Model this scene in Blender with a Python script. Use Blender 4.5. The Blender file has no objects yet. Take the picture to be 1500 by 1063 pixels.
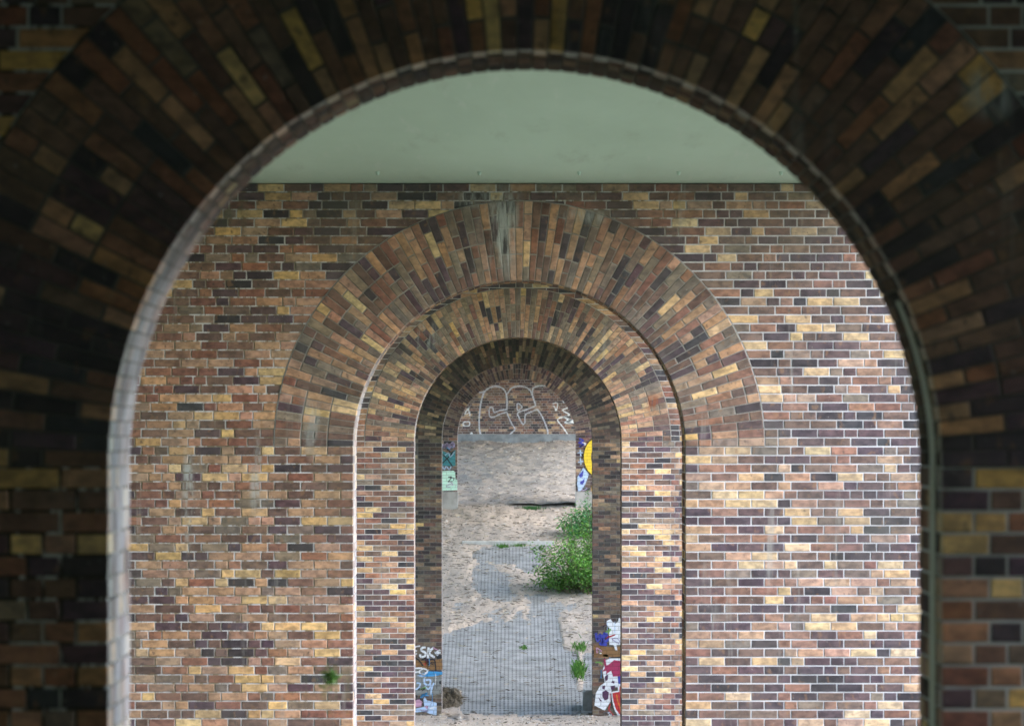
import bpy, bmesh, math, random
import numpy as np
from mathutils import noise as mnoise, Vector

random.seed(7)
RNG = np.random.default_rng(7)
sc = bpy.context.scene
COL = sc.collection
R = math.radians

# ------------------------------------------------------------------ camera
Z0 = 6.0                       # camera height above the valley floor
F = 7692.0                     # focal length in pixels of the 1500 px wide picture
VX, VY = 755.0, 633.5          # vanishing point of the bridge axis in that picture
cam = bpy.data.cameras.new("camera")
camo = bpy.data.objects.new("camera", cam)
COL.objects.link(camo)
camo.location = (0, 0, Z0)
camo.rotation_euler = (R(90), 0, 0)
cam.sensor_width = 36.0
cam.lens = F * 36.0 / 1500.0
cam.shift_x = (750.0 - VX) / 1500.0
cam.shift_y = (VY - 531.5) / 1500.0
cam.clip_start = 0.5
cam.clip_end = 5000
cam.dof.use_dof = True
cam.dof.focus_distance = 74.0
cam.dof.aperture_fstop = 6.3
sc.camera = camo

# ------------------------------------------------------------------ light
w = bpy.data.worlds.new("World")
sc.world = w
w.use_nodes = True
nt = w.node_tree
nt.nodes.clear()
sky = nt.nodes.new("ShaderNodeTexSky")
sky.sky_type = 'NISHITA'
sky.sun_disc = False
SUN_EL, SUN_AZ = 28.0, 101.0           # azimuth: clockwise from +Y, so 90 = from the right
sky.sun_elevation = R(SUN_EL)
sky.sun_rotation = R(SUN_AZ)
sky.air_density = 1.0
sky.dust_density = 0.8
sky.ozone_density = 2.3
bg = nt.nodes.new("ShaderNodeBackground")
bg.inputs[1].default_value = 0.15
out = nt.nodes.new("ShaderNodeOutputWorld")
nt.links.new(sky.outputs[0], bg.inputs[0])
nt.links.new(bg.outputs[0], out.inputs[0])

sl = bpy.data.lights.new("sun", 'SUN')
sl.energy = 1.5
sl.angle = R(65)
sl.color = (1.0, 0.975, 0.96)
so = bpy.data.objects.new("sun", sl)
COL.objects.link(so)
a, e = R(SUN_AZ), R(SUN_EL)
d = Vector((math.sin(a) * math.cos(e), math.cos(a) * math.cos(e), math.sin(e)))
so.rotation_euler = d.to_track_quat('Z', 'Y').to_euler()
so.location = (40, 60, 60)

sc.view_settings.view_transform = 'Standard'
sc.view_settings.look = 'None'
sc.view_settings.gamma = 1
sc.view_settings.exposure = 3.0
sc.view_settings.use_curve_mapping = False
sc.render.engine = 'CYCLES'
sc.cycles.use_denoising = True
sc.cycles.max_bounces = 10
sc.cycles.diffuse_bounces = 7

# ------------------------------------------------------------------ measures
DX = 0.037                                   # the arch axis lies a little right of the camera
D1, SPAN, THICK = 19.9, 30.0, 1.12
DP = [D1 + SPAN * i for i in range(5)]       # front faces of the five piers
DA = D1 + SPAN * 5 + 0.4                     # far abutment
ZS = Z0 - 0.131                              # springing line
ZT = Z0 + 2.365                              # top of the piers = soffit of the deck
RI = 1.58                                    # arch radius
RING = 0.7475
RO = RI + RING
PITCH = 0.0833
XL, XR = -6.2, 4.3                           # pier ends (pier-local x)
NCOL = 85

def px(xp, yp, D):
    return ((xp - VX) * D / F, (VY - yp) * D / F + Z0)

PROF = [(-700, 9.6), (-14, 9.6), (-7.5, 5.2), (0, 4.3), (20, 3.9), (50, 2.3), (78, 0.15), (84, 0.0), (108.6, 0.0),
        (111.0, 0.10), (140.0, 3.98), (141, 4.05), (170, 5.69), (176, 5.9), (900, 9.0)]
PY = np.array([p[0] for p in PROF]); PZ = np.array([p[1] for p in PROF])
def prof(y):
    return np.interp(y, PY, PZ)

# ------------------------------------------------------------------ helpers
def link(o, parent=None, loc=None):
    COL.objects.link(o)
    if parent is not None:
        o.parent = parent
    if loc is not None:
        o.location = loc
    return o

def empty(name, loc):
    o = bpy.data.objects.new(name, None)
    o.empty_display_size = 0.3
    return link(o, None, loc)

def tag(o, label=None, cat=None, group=None, kind=None):
    if label: o['label'] = label
    if cat: o['category'] = cat
    if group: o['group'] = group
    if kind: o['kind'] = kind
    return o

def mesh_np(name, V, Fc, mat, cols=None, smooth=False):
    me = bpy.data.meshes.new(name)
    V = np.asarray(V, dtype=np.float64)
    me.from_pydata(V.tolist(), [], Fc if isinstance(Fc, list) else Fc.tolist())
    if cols is not None:
        at = me.attributes.new("Col", 'FLOAT_COLOR', 'POINT')
        c = np.ones((len(V), 4), dtype=np.float32)
        c[:, :3] = np.asarray(cols)
        at.data.foreach_set("color", c.ravel())
    if mat: me.materials.append(mat)
    if smooth:
        me.polygons.foreach_set("use_smooth", np.ones(len(me.polygons), dtype=bool))
    me.update()
    return me

class MB:
    def __init__(s):
        s.v = []; s.f = []; s.c = []
    def add(s, V, Fc, col=None):
        n = len(s.v)
        s.v.extend(V)
        s.f.extend([tuple(i + n for i in q) for q in Fc])
        if col is not None: s.c.extend([col] * len(V))
    def box(s, x0, x1, y0, y1, z0, z1, col=None):
        V = [(x0, y0, z0), (x1, y0, z0), (x1, y1, z0), (x0, y1, z0), (x0, y0, z1), (x1, y0, z1), (x1, y1, z1), (x0, y1, z1)]
        s.add(V, [(0, 3, 2, 1), (4, 5, 6, 7), (0, 1, 5, 4), (1, 2, 6, 5), (2, 3, 7, 6), (3, 0, 4, 7)], col)
    def mesh(s, name, mat, smooth=False):
        return mesh_np(name, s.v, s.f, mat, s.c if s.c else None, smooth)
    def build(s, name, mat, parent=None, loc=None, smooth=False):
        return link(bpy.data.objects.new(name, s.mesh(name, mat, smooth)), parent, loc)

def prism(poly, y0, y1, ch=0.0, jit=0.0):
    """brick: front polygon (x,z) counter-clockwise seen from -Y, front at y0, back at y1, chamfer ch"""
    n = len(poly)
    cx = sum(p[0] for p in poly) / n; cz = sum(p[1] for p in poly) / n
    V = []; Fc = []
    if jit:
        poly = [(p[0] + random.uniform(-jit, jit), p[1] + random.uniform(-jit, jit)) for p in poly]
    if ch > 0:
        for p in poly:
            V.append((p[0] - math.copysign(ch, p[0] - cx), y0 + random.uniform(0, jit), p[1] - math.copysign(ch, p[1] - cz)))
        for p in poly: V.append((p[0], y0 + ch, p[1]))
        for p in poly: V.append((p[0], y1, p[1]))
        layers = 3
    else:
        for p in poly: V.append((p[0], y0 + random.uniform(0, jit), p[1]))
        for p in poly: V.append((p[0], y1, p[1]))
        layers = 2
    Fc.append(tuple(range(n)))
    for l in range(layers - 1):
        for i in range(n):
            j = (i + 1) % n
            Fc.append((l * n + i, (l + 1) * n + i, (l + 1) * n + j, l * n + j))
    return V, Fc

# ------------------------------------------------------------------ materials
def new_mat(name):
    m = bpy.data.materials.new(name)
    m.use_nodes = True
    t = m.node_tree
    b = t.nodes["Principled BSDF"]
    return m, t, b
def N(t, typ, **kw):
    n = t.nodes.new(typ)
    for k, v in kw.items():
        setattr(n, k, v)
    return n
def noise_node(t, vec, scale, detail=4, rough=0.55):
    n = N(t, "ShaderNodeTexNoise")
    n.inputs["Scale"].default_value = scale
    n.inputs["Detail"].default_value = detail
    n.inputs["Roughness"].default_value = rough
    t.links.new(vec, n.inputs["Vector"])
    return n.outputs["Fac"]
def maprange(t, val, a0, a1, b0, b1, smooth=True):
    n = N(t, "ShaderNodeMapRange")
    n.interpolation_type = 'SMOOTHSTEP' if smooth else 'LINEAR'
    t.links.new(val, n.inputs[0])
    n.inputs[1].default_value = a0; n.inputs[2].default_value = a1
    n.inputs[3].default_value = b0; n.inputs[4].default_value = b1
    return n.outputs[0]
def math_node(t, op, a, b=None):
    n = N(t, "ShaderNodeMath", operation=op)
    for i, v in enumerate((a, b)):
        if v is None: continue
        if isinstance(v, (int, float)): n.inputs[i].default_value = v
        else: t.links.new(v, n.inputs[i])
    return n.outputs[0]
def mixc(t, fac, c0, c1, blend='MIX'):
    n = N(t, "ShaderNodeMix", data_type='RGBA', blend_type=blend)
    def put(sock, v):
        if isinstance(v, (int, float)): sock.default_value = v
        elif isinstance(v, tuple): sock.default_value = (*v, 1.0) if len(v) == 3 else v
        else: t.links.new(v, sock)
    put(n.inputs[0], fac); put(n.inputs[6], c0); put(n.inputs[7], c1)
    return n.outputs[2]
def vscale(t, vec, s):
    n = N(t, "ShaderNodeVectorMath", operation='MULTIPLY')
    t.links.new(vec, n.inputs[0]); n.inputs[1].default_value = s
    return n.outputs[0]
def bump(t, b, height, strength, dist):
    n = N(t, "ShaderNodeBump")
    n.inputs["Strength"].default_value = strength
    n.inputs["Distance"].default_value = dist
    t.links.new(height, n.inputs["Height"])
    t.links.new(n.outputs[0], b.inputs["Normal"])

def weather(t, pos, col, blobs=(), amount=1.0):
    """grime, lime bloom and lime runs of the old masonry; blobs add stains and painted shade"""
    g = noise_node(t, pos, 0.9, 5, 0.6)
    col = mixc(t, maprange(t, g, 0.46, 0.72, 0.0, 0.38 * amount), col, (0.10, 0.085, 0.07))
    runs = noise_node(t, vscale(t, pos, (7.0, 7.0, 0.55)), 1.0, 4, 0.6)
    col = mixc(t, maprange(t, runs, 0.60, 0.78, 0.0, 0.45 * amount), col, (0.34, 0.32, 0.29))
    spk = noise_node(t, pos, 30.0, 3, 0.7)
    col = mixc(t, maprange(t, spk, 0.66, 0.76, 0.0, 0.5), col, (0.42, 0.40, 0.37))
    for (cx, cy, cz, rx, rz, st, c) in blobs:
        s = N(t, "ShaderNodeVectorMath", operation='SUBTRACT')
        t.links.new(pos, s.inputs[0]); s.inputs[1].default_value = (cx, cy, cz)
        v = vscale(t, s.outputs[0], (1 / rx, 0.4, 1 / rz))
        l = N(t, "ShaderNodeVectorMath", operation='LENGTH')
        t.links.new(v, l.inputs[0])
        reg = maprange(t, l.outputs["Value"], 0.25, 1.0, 1.0, 0.0)
        nn = noise_node(t, vscale(t, pos, (11.0, 11.0, 2.2)), 1.0, 5, 0.65)
        f = math_node(t, 'MULTIPLY', reg, maprange(t, nn, 0.42, 0.62, 0.0, st))
        col = mixc(t, f, col, c)
    return col

def brick_material(name, source, blobs=(), amount=1.0):
    m, t, b = new_mat(name)
    geo = N(t, "ShaderNodeNewGeometry")
    pos = geo.outputs["Position"]
    if source == 'object':
        oi = N(t, "ShaderNodeObjectInfo"); base = oi.outputs["Color"]
    else:
        at = N(t, "ShaderNodeAttribute"); at.attribute_name = "Col"; base = at.outputs["Color"]
    n1 = noise_node(t, vscale(t, pos, (13.0, 13.0, 22.0)), 1.0, 4, 0.6)
    col = mixc(t, maprange(t, n1, 0.30, 0.70, 0.0, 1.0), mixc(t, 1.0, base, (0.66, 0.64, 0.66), 'MULTIPLY'),
               mixc(t, 1.0, base, (1.38, 1.32, 1.25), 'MULTIPLY'))
    n2 = noise_node(t, vscale(t, pos, (16.0, 16.0, 12.0)), 1.0, 2, 0.5)
    col = mixc(t, maprange(t, n2, 0.60, 0.74, 0.0, 0.45), col, (0.26, 0.135, 0.065))
    n3 = noise_node(t, vscale(t, pos, (19.0, 19.0, 14.0)), 1.0, 2, 0.5)
    col = mixc(t, maprange(t, n3, 0.63, 0.72, 0.0, 0.6), col, (0.05, 0.037, 0.035))
    col = weather(t, pos, col, blobs, amount)
    t.links.new(col, b.inputs["Base Color"])
    fine = noise_node(t, pos, 120.0, 4, 0.65)
    t.links.new(maprange(t, n1, 0.3, 0.7, 0.36, 0.60), b.inputs["Roughness"])
    b.inputs["Specular IOR Level"].default_value = 0.5
    bump(t, b, fine, 0.35, 0.006)
    return m

def mortar_material(name, blobs=(), base=(0.56, 0.535, 0.55)):
    m, t, b = new_mat(name)
    geo = N(t, "ShaderNodeNewGeometry"); pos = geo.outputs["Position"]
    n = noise_node(t, pos, 2.1, 5, 0.6)
    col = mixc(t, maprange(t, n, 0.42, 0.70, 0.0, 1.0), base, tuple(c * 0.62 for c in base))
    col = weather(t, pos, col, blobs, 0.8)
    t.links.new(col, b.inputs["Base Color"])
    b.inputs["Roughness"].default_value = 0.9
    bump(t, b, noise_node(t, pos, 90.0, 4, 0.7), 0.5, 0.006)
    b.inputs["Specular IOR Level"].default_value = 0.15
    return m

def back_material():
    """the rear faces, brick seen from too far to pick apart"""
    m, t, b = new_mat("pier rear masonry")
    geo = N(t, "ShaderNodeNewGeometry")
    sx = N(t, "ShaderNodeSeparateXYZ"); t.links.new(geo.outputs["Position"], sx.inputs[0])
    cb = N(t, "ShaderNodeCombineXYZ"); t.links.new(sx.outputs[0], cb.inputs[0]); t.links.new(sx.outputs[2], cb.inputs[1])
    br = N(t, "ShaderNodeTexBrick")
    t.links.new(cb.outputs[0], br.inputs["Vector"])
    br.inputs["Scale"].default_value = 1.0
    br.inputs["Brick Width"].default_value = 0.25
    br.inputs["Row Height"].default_value = PITCH
    br.inputs["Mortar Size"].default_value = 0.006
    br.inputs["Color1"].default_value = (0.07, 0.045, 0.04, 1)
    br.inputs["Color2"].default_value = (0.28, 0.18, 0.09, 1)
    br.inputs["Mortar"].default_value = (0.4, 0.385, 0.37, 1)
    t.links.new(br.outputs[0], b.inputs["Base Color"])
    b.inputs["Roughness"].default_value = 0.7
    return m

def plain_noise(name, c0, c1, scale, rough=0.85, bscale=40, bstr=0.4, bdist=0.02, detail=6):
    m, t, b = new_mat(name)
    geo = N(t, "ShaderNodeNewGeometry"); pos = geo.outputs["Position"]
    n = noise_node(t, pos, scale, detail, 0.62)
    col = mixc(t, maprange(t, n, 0.33, 0.68, 0.0, 1.0), c0, c1)
    t.links.new(col, b.inputs["Base Color"])
    b.inputs["Roughness"].default_value = rough
    bump(t, b, noise_node(t, pos, bscale, 5, 0.7), bstr, bdist)
    return m

LIME = (0.40, 0.41, 0.40)
P2 = DP[1]
def b2(xp, yp, rxp, rzp, st=0.8, c=LIME):
    x, z = px(xp, yp, P2)
    return (x, P2, z, rxp * P2 / F, rzp * P2 / F, st, c)
BLOBS2 = [b2(735, 330, 42, 95, 0.85), b2(690, 292, 40, 18, 0.7), b2(276, 730, 12, 110, 0.9), b2(376, 700, 14, 85, 0.7),
          b2(850, 318, 60, 16, 0.6), b2(455, 620, 26, 70, 0.4), b2(300, 312, 130, 40, 0.55, (0.09, 0.095, 0.06)), b2(485, 1000, 60, 40, 0.5, (0.13, 0.13, 0.06))]
P1 = DP[0]
def b1(xp, yp, rxp, rzp, st=0.8, c=LIME):
    x, z = px(xp, yp, P1)
    return (x, P1, z, rxp * P1 / F, rzp * P1 / F, st, c)
BLOBS1 = [b1(1455, 135, 60, 55, 0.8), b1(1120, 220, 150, 120, 0.25)]
P3 = DP[2]
x3, z3 = px(618, 492, P3); x3b, z3b = px(955, 590, P3)
BLOBS3 = [(x3, P3, z3, 0.4, 0.3, 0.6, LIME), (x3b, P3, z3b, 0.22, 0.2, 0.8, (0.22, 0.06, 0.02))]
BLOBS = [BLOBS1, BLOBS2, BLOBS3, [], []]
M_OBJ = [brick_material("clinker single %s" % n, 'object', BLOBS[i], a_) for i, (n, a_) in enumerate((("a", 0.6), ("b", 1.2), ("c", 0.9)))]
M_STF = [brick_material("clinker joined %s" % n, 'attr', BLOBS[i], a_) for i, (n, a_) in enumerate((("a", 0.6), ("b", 1.2), ("c", 0.9), ("d", 0.9), ("e", 0.8)))]
GRIME_SHADE = (0.20, 0.165, 0.12)
MBLOBS = [BLOBS1 + [b1(60, 800, 330, 900, 2.2, (0.06, 0.05, 0.04)), b1(40, 60, 500, 400, 2.2, (0.06, 0.05, 0.04))], BLOBS2 + [b2(330, 640, 420, 700, 1.6, GRIME_SHADE), b2(760, 300, 500, 150, 1.2, GRIME_SHADE)], BLOBS3, [], []]  # broad blobs: shade of the left sides painted into the mortar, with some grime
M_MORT = [mortar_material("mortar %s" % n, MBLOBS[i], mc) for i, (n, mc) in enumerate((("a", (0.55, 0.535, 0.52)), ("b", (0.56, 0.535, 0.55)), ("c", (0.52, 0.48, 0.47)), ("d", (0.26, 0.24, 0.21)), ("e", (0.40, 0.38, 0.36))))]
M_RINGM = [None, mortar_material("ring mortar b", BLOBS2, (0.30, 0.275, 0.25)), mortar_material("ring mortar c", BLOBS3, (0.28, 0.25, 0.21)), mortar_material("ring mortar d", (), (0.14, 0.125, 0.10)), mortar_material("ring mortar e", (), (0.28, 0.25, 0.22))]
def jamb_sheen(m):  # paler left jambs: grazing sheen of the clinker painted as colour
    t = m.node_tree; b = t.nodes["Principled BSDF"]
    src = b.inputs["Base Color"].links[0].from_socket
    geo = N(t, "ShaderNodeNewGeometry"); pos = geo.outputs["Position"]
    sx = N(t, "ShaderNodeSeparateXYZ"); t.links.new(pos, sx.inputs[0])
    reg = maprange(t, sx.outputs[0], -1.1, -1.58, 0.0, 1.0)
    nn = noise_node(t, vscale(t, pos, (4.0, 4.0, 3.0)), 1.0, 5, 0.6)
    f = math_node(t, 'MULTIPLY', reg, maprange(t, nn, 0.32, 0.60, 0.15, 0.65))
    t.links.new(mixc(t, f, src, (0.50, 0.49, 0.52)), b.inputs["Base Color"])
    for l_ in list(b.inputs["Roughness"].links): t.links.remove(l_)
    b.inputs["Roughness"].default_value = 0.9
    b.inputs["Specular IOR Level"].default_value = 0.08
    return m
M_REV = [jamb_sheen(brick_material("clinker reveal %s" % n, 'attr', (), 0.5)) for n in "ab"]
M_BACK = back_material()
M_CONC = plain_noise("weathered concrete", (0.36, 0.35, 0.33), (0.22, 0.21, 0.20), 3.0, 0.85, 60, 0.4, 0.01)
M_PLINTH = plain_noise("grey blue concrete", (0.22, 0.235, 0.25), (0.13, 0.14, 0.15), 4.0, 0.85, 60, 0.3, 0.01)
M_KERB = plain_noise("pale concrete", (0.55, 0.545, 0.52), (0.36, 0.35, 0.33), 5.0, 0.85, 60, 0.3, 0.01)
M_PAVE = plain_noise("paving concrete", (0.26, 0.257, 0.25), (0.15, 0.148, 0.143), 2.6, 0.85, 70, 0.4, 0.01)
M_SOIL = plain_noise("dark soil", (0.05, 0.042, 0.034), (0.09, 0.075, 0.06), 6.0, 0.95, 50, 0.6, 0.03)

def sand_material(name, c0, c1, specks):
    m, t, b = new_mat(name)
    geo = N(t, "ShaderNodeNewGeometry"); pos = geo.outputs["Position"]
    n = noise_node(t, vscale(t, pos, (1.6, 0.6, 1.6)), 1.0, 6, 0.62)
    col = mixc(t, maprange(t, n, 0.36, 0.66, 0.0, 1.0), c0, c1)
    sp = noise_node(t, vscale(t, pos, (16.0, 5.0, 16.0)), 1.0, 4, 0.7)
    col = mixc(t, maprange(t, sp, 0.54, 0.68, 0.0, specks), col, (0.12, 0.10, 0.08))  # dark specks stand for tiny erosion shadows painted into the colour
    mp = noise_node(t, vscale(t, pos, (4.5, 1.3, 4.5)), 1.0, 6, 0.72)
    col = mixc(t, maprange(t, mp, 0.53, 0.68, 0.0, specks * 0.75), col, (0.10, 0.085, 0.07))
    sp2 = noise_node(t, vscale(t, pos, (27.0, 9.0, 27.0)), 1.0, 3, 0.7)
    col = mixc(t, maprange(t, sp2, 0.60, 0.70, 0.0, 0.45), col, tuple(min(c * 1.45, 1) for c in c0))
    t.links.new(col, b.inputs["Base Color"])
    b.inputs["Roughness"].default_value = 0.95
    bump(t, b, noise_node(t, vscale(t, pos, (20.0, 8.0, 20.0)), 1.0, 6, 0.75), 0.7, 0.035)
    return m
M_SAND = sand_material("dry sandy earth", (0.37, 0.30, 0.24), (0.285, 0.24, 0.20), 0.72)
M_BANK = sand_material("trodden grey earth", (0.29, 0.24, 0.195), (0.205, 0.172, 0.145), 0.9)

def ground_material():
    m, t, b = new_mat("meadow ground")
    geo = N(t, "ShaderNodeNewGeometry"); pos = geo.outputs["Position"]
    n = noise_node(t, pos, 0.35, 6, 0.65)
    col = mixc(t, maprange(t, n, 0.38, 0.62, 0.0, 1.0), (0.085, 0.115, 0.055), (0.19, 0.18, 0.135))
    n2 = noise_node(t, pos, 3.0, 5, 0.7)
    col = mixc(t, maprange(t, n2, 0.55, 0.72, 0.0, 0.8), col, (0.26, 0.23, 0.17))
    t.links.new(col, b.inputs["Base Color"])
    b.inputs["Roughness"].default_value = 0.95
    bump(t, b, noise_node(t, pos, 14.0, 5, 0.7), 0.6, 0.06)
    return m
M_GROUND = ground_material()

def deck_material():
    m, t, b = new_mat("grey green steel paint")
    geo = N(t, "ShaderNodeNewGeometry"); pos = geo.outputs["Position"]
    n = noise_node(t, vscale(t, pos, (0.7, 0.12, 0.7)), 1.0, 5, 0.6)
    col = mixc(t, maprange(t, n, 0.3, 0.7, 0.0, 1.0), (0.52, 0.64, 0.58), (0.45, 0.56, 0.50))
    d_ = noise_node(t, vscale(t, pos, (9.0, 0.5, 9.0)), 1.0, 4, 0.6)
    col = mixc(t, maprange(t, d_, 0.58, 0.75, 0.0, 0.4), col, (0.62, 0.66, 0.65))
    d2 = noise_node(t, vscale(t, pos, (3.0, 0.25, 3.0)), 1.0, 5, 0.65)
    col = mixc(t, maprange(t, d2, 0.55, 0.75, 0.0, 0.35), col, (0.27, 0.31, 0.27))
    t.links.new(col, b.inputs["Base Color"])
    b.inputs["Roughness"].default_value = 0.55
    return m
M_DECK = deck_material()

def leaf_material(name, hue=1.0):
    m, t, b = new_mat(name)
    at = N(t, "ShaderNodeAttribute"); at.attribute_name = "Col"
    t.links.new(at.outputs["Color"], b.inputs["Base Color"])
    b.inputs["Roughness"].default_value = 0.5
    b.inputs["Specular IOR Level"].default_value = 0.3
    tr = N(t, "ShaderNodeBsdfTranslucent")
    t.links.new(mixc(t, 1.0, at.outputs["Color"], (1.0, 1.25, 0.5), 'MULTIPLY'), tr.inputs[0])
    mx = N(t, "ShaderNodeMixShader"); mx.inputs[0].default_value = 0.3
    t.links.new(b.outputs[0], mx.inputs[1]); t.links.new(tr.outputs[0], mx.inputs[2])
    o = t.nodes["Material Output"]
    t.links.new(mx.outputs[0], o.inputs["Surface"])
    return m
M_LEAF = leaf_material("green leaves")
M_STEM = plain_noise("woody stem", (0.10, 0.08, 0.05), (0.16, 0.13, 0.08), 8.0)
M_DRY = plain_noise("dry brown thatch", (0.13, 0.10, 0.065), (0.06, 0.048, 0.033), 9.0, 0.95, 40, 0.8, 0.05)

def paint_material(name, c, wear=0.35):
    """spray paint: course lines and worn specks show through"""
    m, t, b = new_mat(name)
    geo = N(t, "ShaderNodeNewGeometry"); pos = geo.outputs["Position"]
    s = N(t, "ShaderNodeVectorMath", operation='SUBTRACT'); t.links.new(pos, s.inputs[0]); s.inputs[1].default_value = (DX, 0, ZS)
    sx = N(t, "ShaderNodeSeparateXYZ"); t.links.new(s.outputs[0], sx.inputs[0])
    cb = N(t, "ShaderNodeCombineXYZ"); t.links.new(sx.outputs[0], cb.inputs[0]); t.links.new(sx.outputs[2], cb.inputs[1])
    br = N(t, "ShaderNodeTexBrick"); t.links.new(cb.outputs[0], br.inputs["Vector"])
    br.inputs["Scale"].default_value = 1.0; br.inputs["Brick Width"].default_value = 0.25
    br.inputs["Row Height"].default_value = PITCH; br.inputs["Mortar Size"].default_value = 0.007
    br.inputs["Color1"].default_value = (1, 1, 1, 1); br.inputs["Color2"].default_value = (0.88, 0.88, 0.88, 1); br.inputs["Mortar"].default_value = (0.55, 0.54, 0.52, 1)
    n = noise_node(t, pos, 16.0, 5, 0.7)
    col = mixc(t, 1.0, c, br.outputs[0], 'MULTIPLY')
    col = mixc(t, maprange(t, n, 0.56, 0.68, 0.0, wear * 2), col, (0.12, 0.085, 0.065))
    t.links.new(col, b.inputs["Base Color"]); b.inputs["Roughness"].default_value = 0.6
    return m
PAINT = {
    'white': paint_material("white spray", (0.82, 0.82, 0.84), 0.15), 'silver': paint_material("silver spray", (0.58, 0.58, 0.64), 0.3),
    'mint': paint_material("mint spray", (0.60, 0.90, 0.76), 0.05), 'teal': paint_material("teal spray", (0.05, 0.24, 0.28), 0.3),
    'black': paint_material("black spray", (0.015, 0.015, 0.018), 0.2), 'yellow': paint_material("yellow spray", (0.78, 0.55, 0.03), 0.1),
    'blue': paint_material("blue spray", (0.05, 0.06, 0.38), 0.25), 'sky': paint_material("light blue spray", (0.05, 0.30, 0.62), 0.25),
    'pale': paint_material("pale blue spray", (0.45, 0.58, 0.78), 0.25), 'red': paint_material("red spray", (0.55, 0.03, 0.03), 0.2),
    'crimson': paint_material("crimson spray", (0.40, 0.03, 0.10), 0.25), 'lilac': paint_material("lilac spray", (0.40, 0.34, 0.52), 0.4),
    'green': paint_material("green spray", (0.20, 0.45, 0.10), 0.4), 'orange': paint_material("orange spray", (0.65, 0.22, 0.03), 0.3),
    'plum': paint_material("plum spray", (0.09, 0.03, 0.08), 0.2), 'ochre': paint_material("ochre spray", (0.26, 0.13, 0.045), 0.5),
    'grey': paint_material("grey spray", (0.23, 0.235, 0.22), 0.45), 'pink': paint_material("pink spray", (0.55, 0.30, 0.42), 0.4),
}

# ------------------------------------------------------------------ brick colours
PAL = {
    'dark':   [(0.036, 0.026, 0.032), (0.046, 0.031, 0.040), (0.055, 0.038, 0.046), (0.040, 0.036, 0.044)],
    'plum':   [(0.082, 0.046, 0.056), (0.098, 0.054, 0.058), (0.072, 0.044, 0.060)],
    'brown':  [(0.140, 0.078, 0.060), (0.120, 0.068, 0.055), (0.155, 0.092, 0.070)],
    'red':    [(0.215, 0.098, 0.066), (0.190, 0.082, 0.060), (0.245, 0.120, 0.076)],
    'grey':   [(0.175, 0.128, 0.100), (0.205, 0.150, 0.110), (0.155, 0.118, 0.098)],
    'tan':    [(0.360, 0.205, 0.120), (0.390, 0.228, 0.135), (0.330, 0.200, 0.130), (0.37, 0.20, 0.135)],
    'yellow': [(0.500, 0.325, 0.150), (0.540, 0.360, 0.175), (0.460, 0.295, 0.140)],
}
CLS = ['dark', 'plum', 'brown', 'red', 'grey', 'tan', 'yellow']
WALLW = {0: (10, 11, 28, 17, 6, 18, 13), 1: (10, 27, 22, 18, 5, 13, 14), 2: (13, 19, 18, 15, 9, 21, 12), 3: (22, 12, 28, 6, 26, 6, 2), 4: (14, 22, 24, 16, 12, 9, 4), 5: (10, 22, 26, 22, 8, 10, 3)}  # fourth pier: its shade goes partly into darker brick and mortar colours
RINGW = {0: (18, 6, 38, 16, 2, 15, 5), 1: (12, 9, 18, 18, 15, 27, 6), 2: (7, 10, 13, 9, 24, 34, 9), 3: (30, 10, 20, 2, 30, 10, 2), 4: (16, 20, 24, 6, 22, 10, 2)}
def pick(wts, x, z, k):
    wts = list(wts)
    n1 = mnoise.noise(Vector((x * 1.0 + z * 1.1, z * 2.0 - x * 0.3, k * 7.3)))
    n2 = mnoise.noise(Vector((x * 0.45, z * 0.5, k * 7.3 + 50)))
    lf = 1.0 + 0.95 * n1 + 0.3 * n2
    for i in (5, 6): wts[i] *= max(lf, 0.12)
    for i in (0, 1): wts[i] *= max(2.0 - lf, 0.15)
    for i in (3,): wts[i] *= max(1.0 + 1.2 * n2, 0.2)
    if k == 1 and x < -1.4:
        wts[0] *= 0.65; wts[1] *= 0.45; wts[4] *= 1.5; wts[5] *= 2.5; wts[3] *= 1.5; wts[6] *= 1.1
    if k == 1 and z > 1.1 and x < 0.2: wts[0] *= 2.0; wts[3] *= 0.6; wts[4] *= 1.3
    c = random.choice(PAL[random.choices(CLS, wts)[0]])
    lum = 0.3 * c[0] + 0.55 * c[1] + 0.15 * c[2]
    sat = random.uniform(0.66, 0.92) if k > 0.6 else random.uniform(1.0, 1.25)
    if 0.9 < k < 1.4 and x < -1.2: sat *= 1.2
    if 1.4 < k < 2.6: sat *= 1.18
    if 2.9 < k < 4: c = (c[0] * 1.04, c[1] * 1.0, c[2] * 0.76)
    c = (lum + (c[0] - lum) * sat, lum + (c[1] - lum) * sat, lum + (c[2] - lum) * sat)
    f = random.uniform(0.86, 1.14)
    return tuple(ch * f * random.uniform(0.96, 1.04) for ch in c)

# ------------------------------------------------------------------ brick layout
ST, HD, JT, BH = 0.24, 0.115, 0.0115, 0.071
def lay(a0, sgn, end, prev, first, pst=0.66):
    """bricks along one course from a0 outwards; returns [(start,end)] in the running direction"""
    res = []; p = a0; joints = []; run = 0
    k = 0
    while sgn * (end - p) > 0.03:
        if k == 0: opts = [first]
        else:
            opts = [ST, HD] if random.random() < pst else [HD, ST]
            if run >= 3: opts = [HD, ST]
            if run <= -2: opts = [ST, HD]
            opts += [0.175]
            if pst < 0.5 and run <= -2: opts = [HD, 0.175, ST]
        best = None
        for L in opts:
            q = p + sgn * L
            if best is None: best = L
            if all(abs(q - j) > 0.035 for j in prev):
                best = L; break
        L = min(best, abs(end - p))
        q = p + sgn * L
        res.append((p, q)); joints.append(q + sgn * JT / 2)
        run = run + 1 if L > 0.2 and run >= 0 else (1 if L > 0.2 else (run - 1 if run <= 0 else -1))
        p = q + sgn * JT; k += 1
    return res, joints

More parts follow.
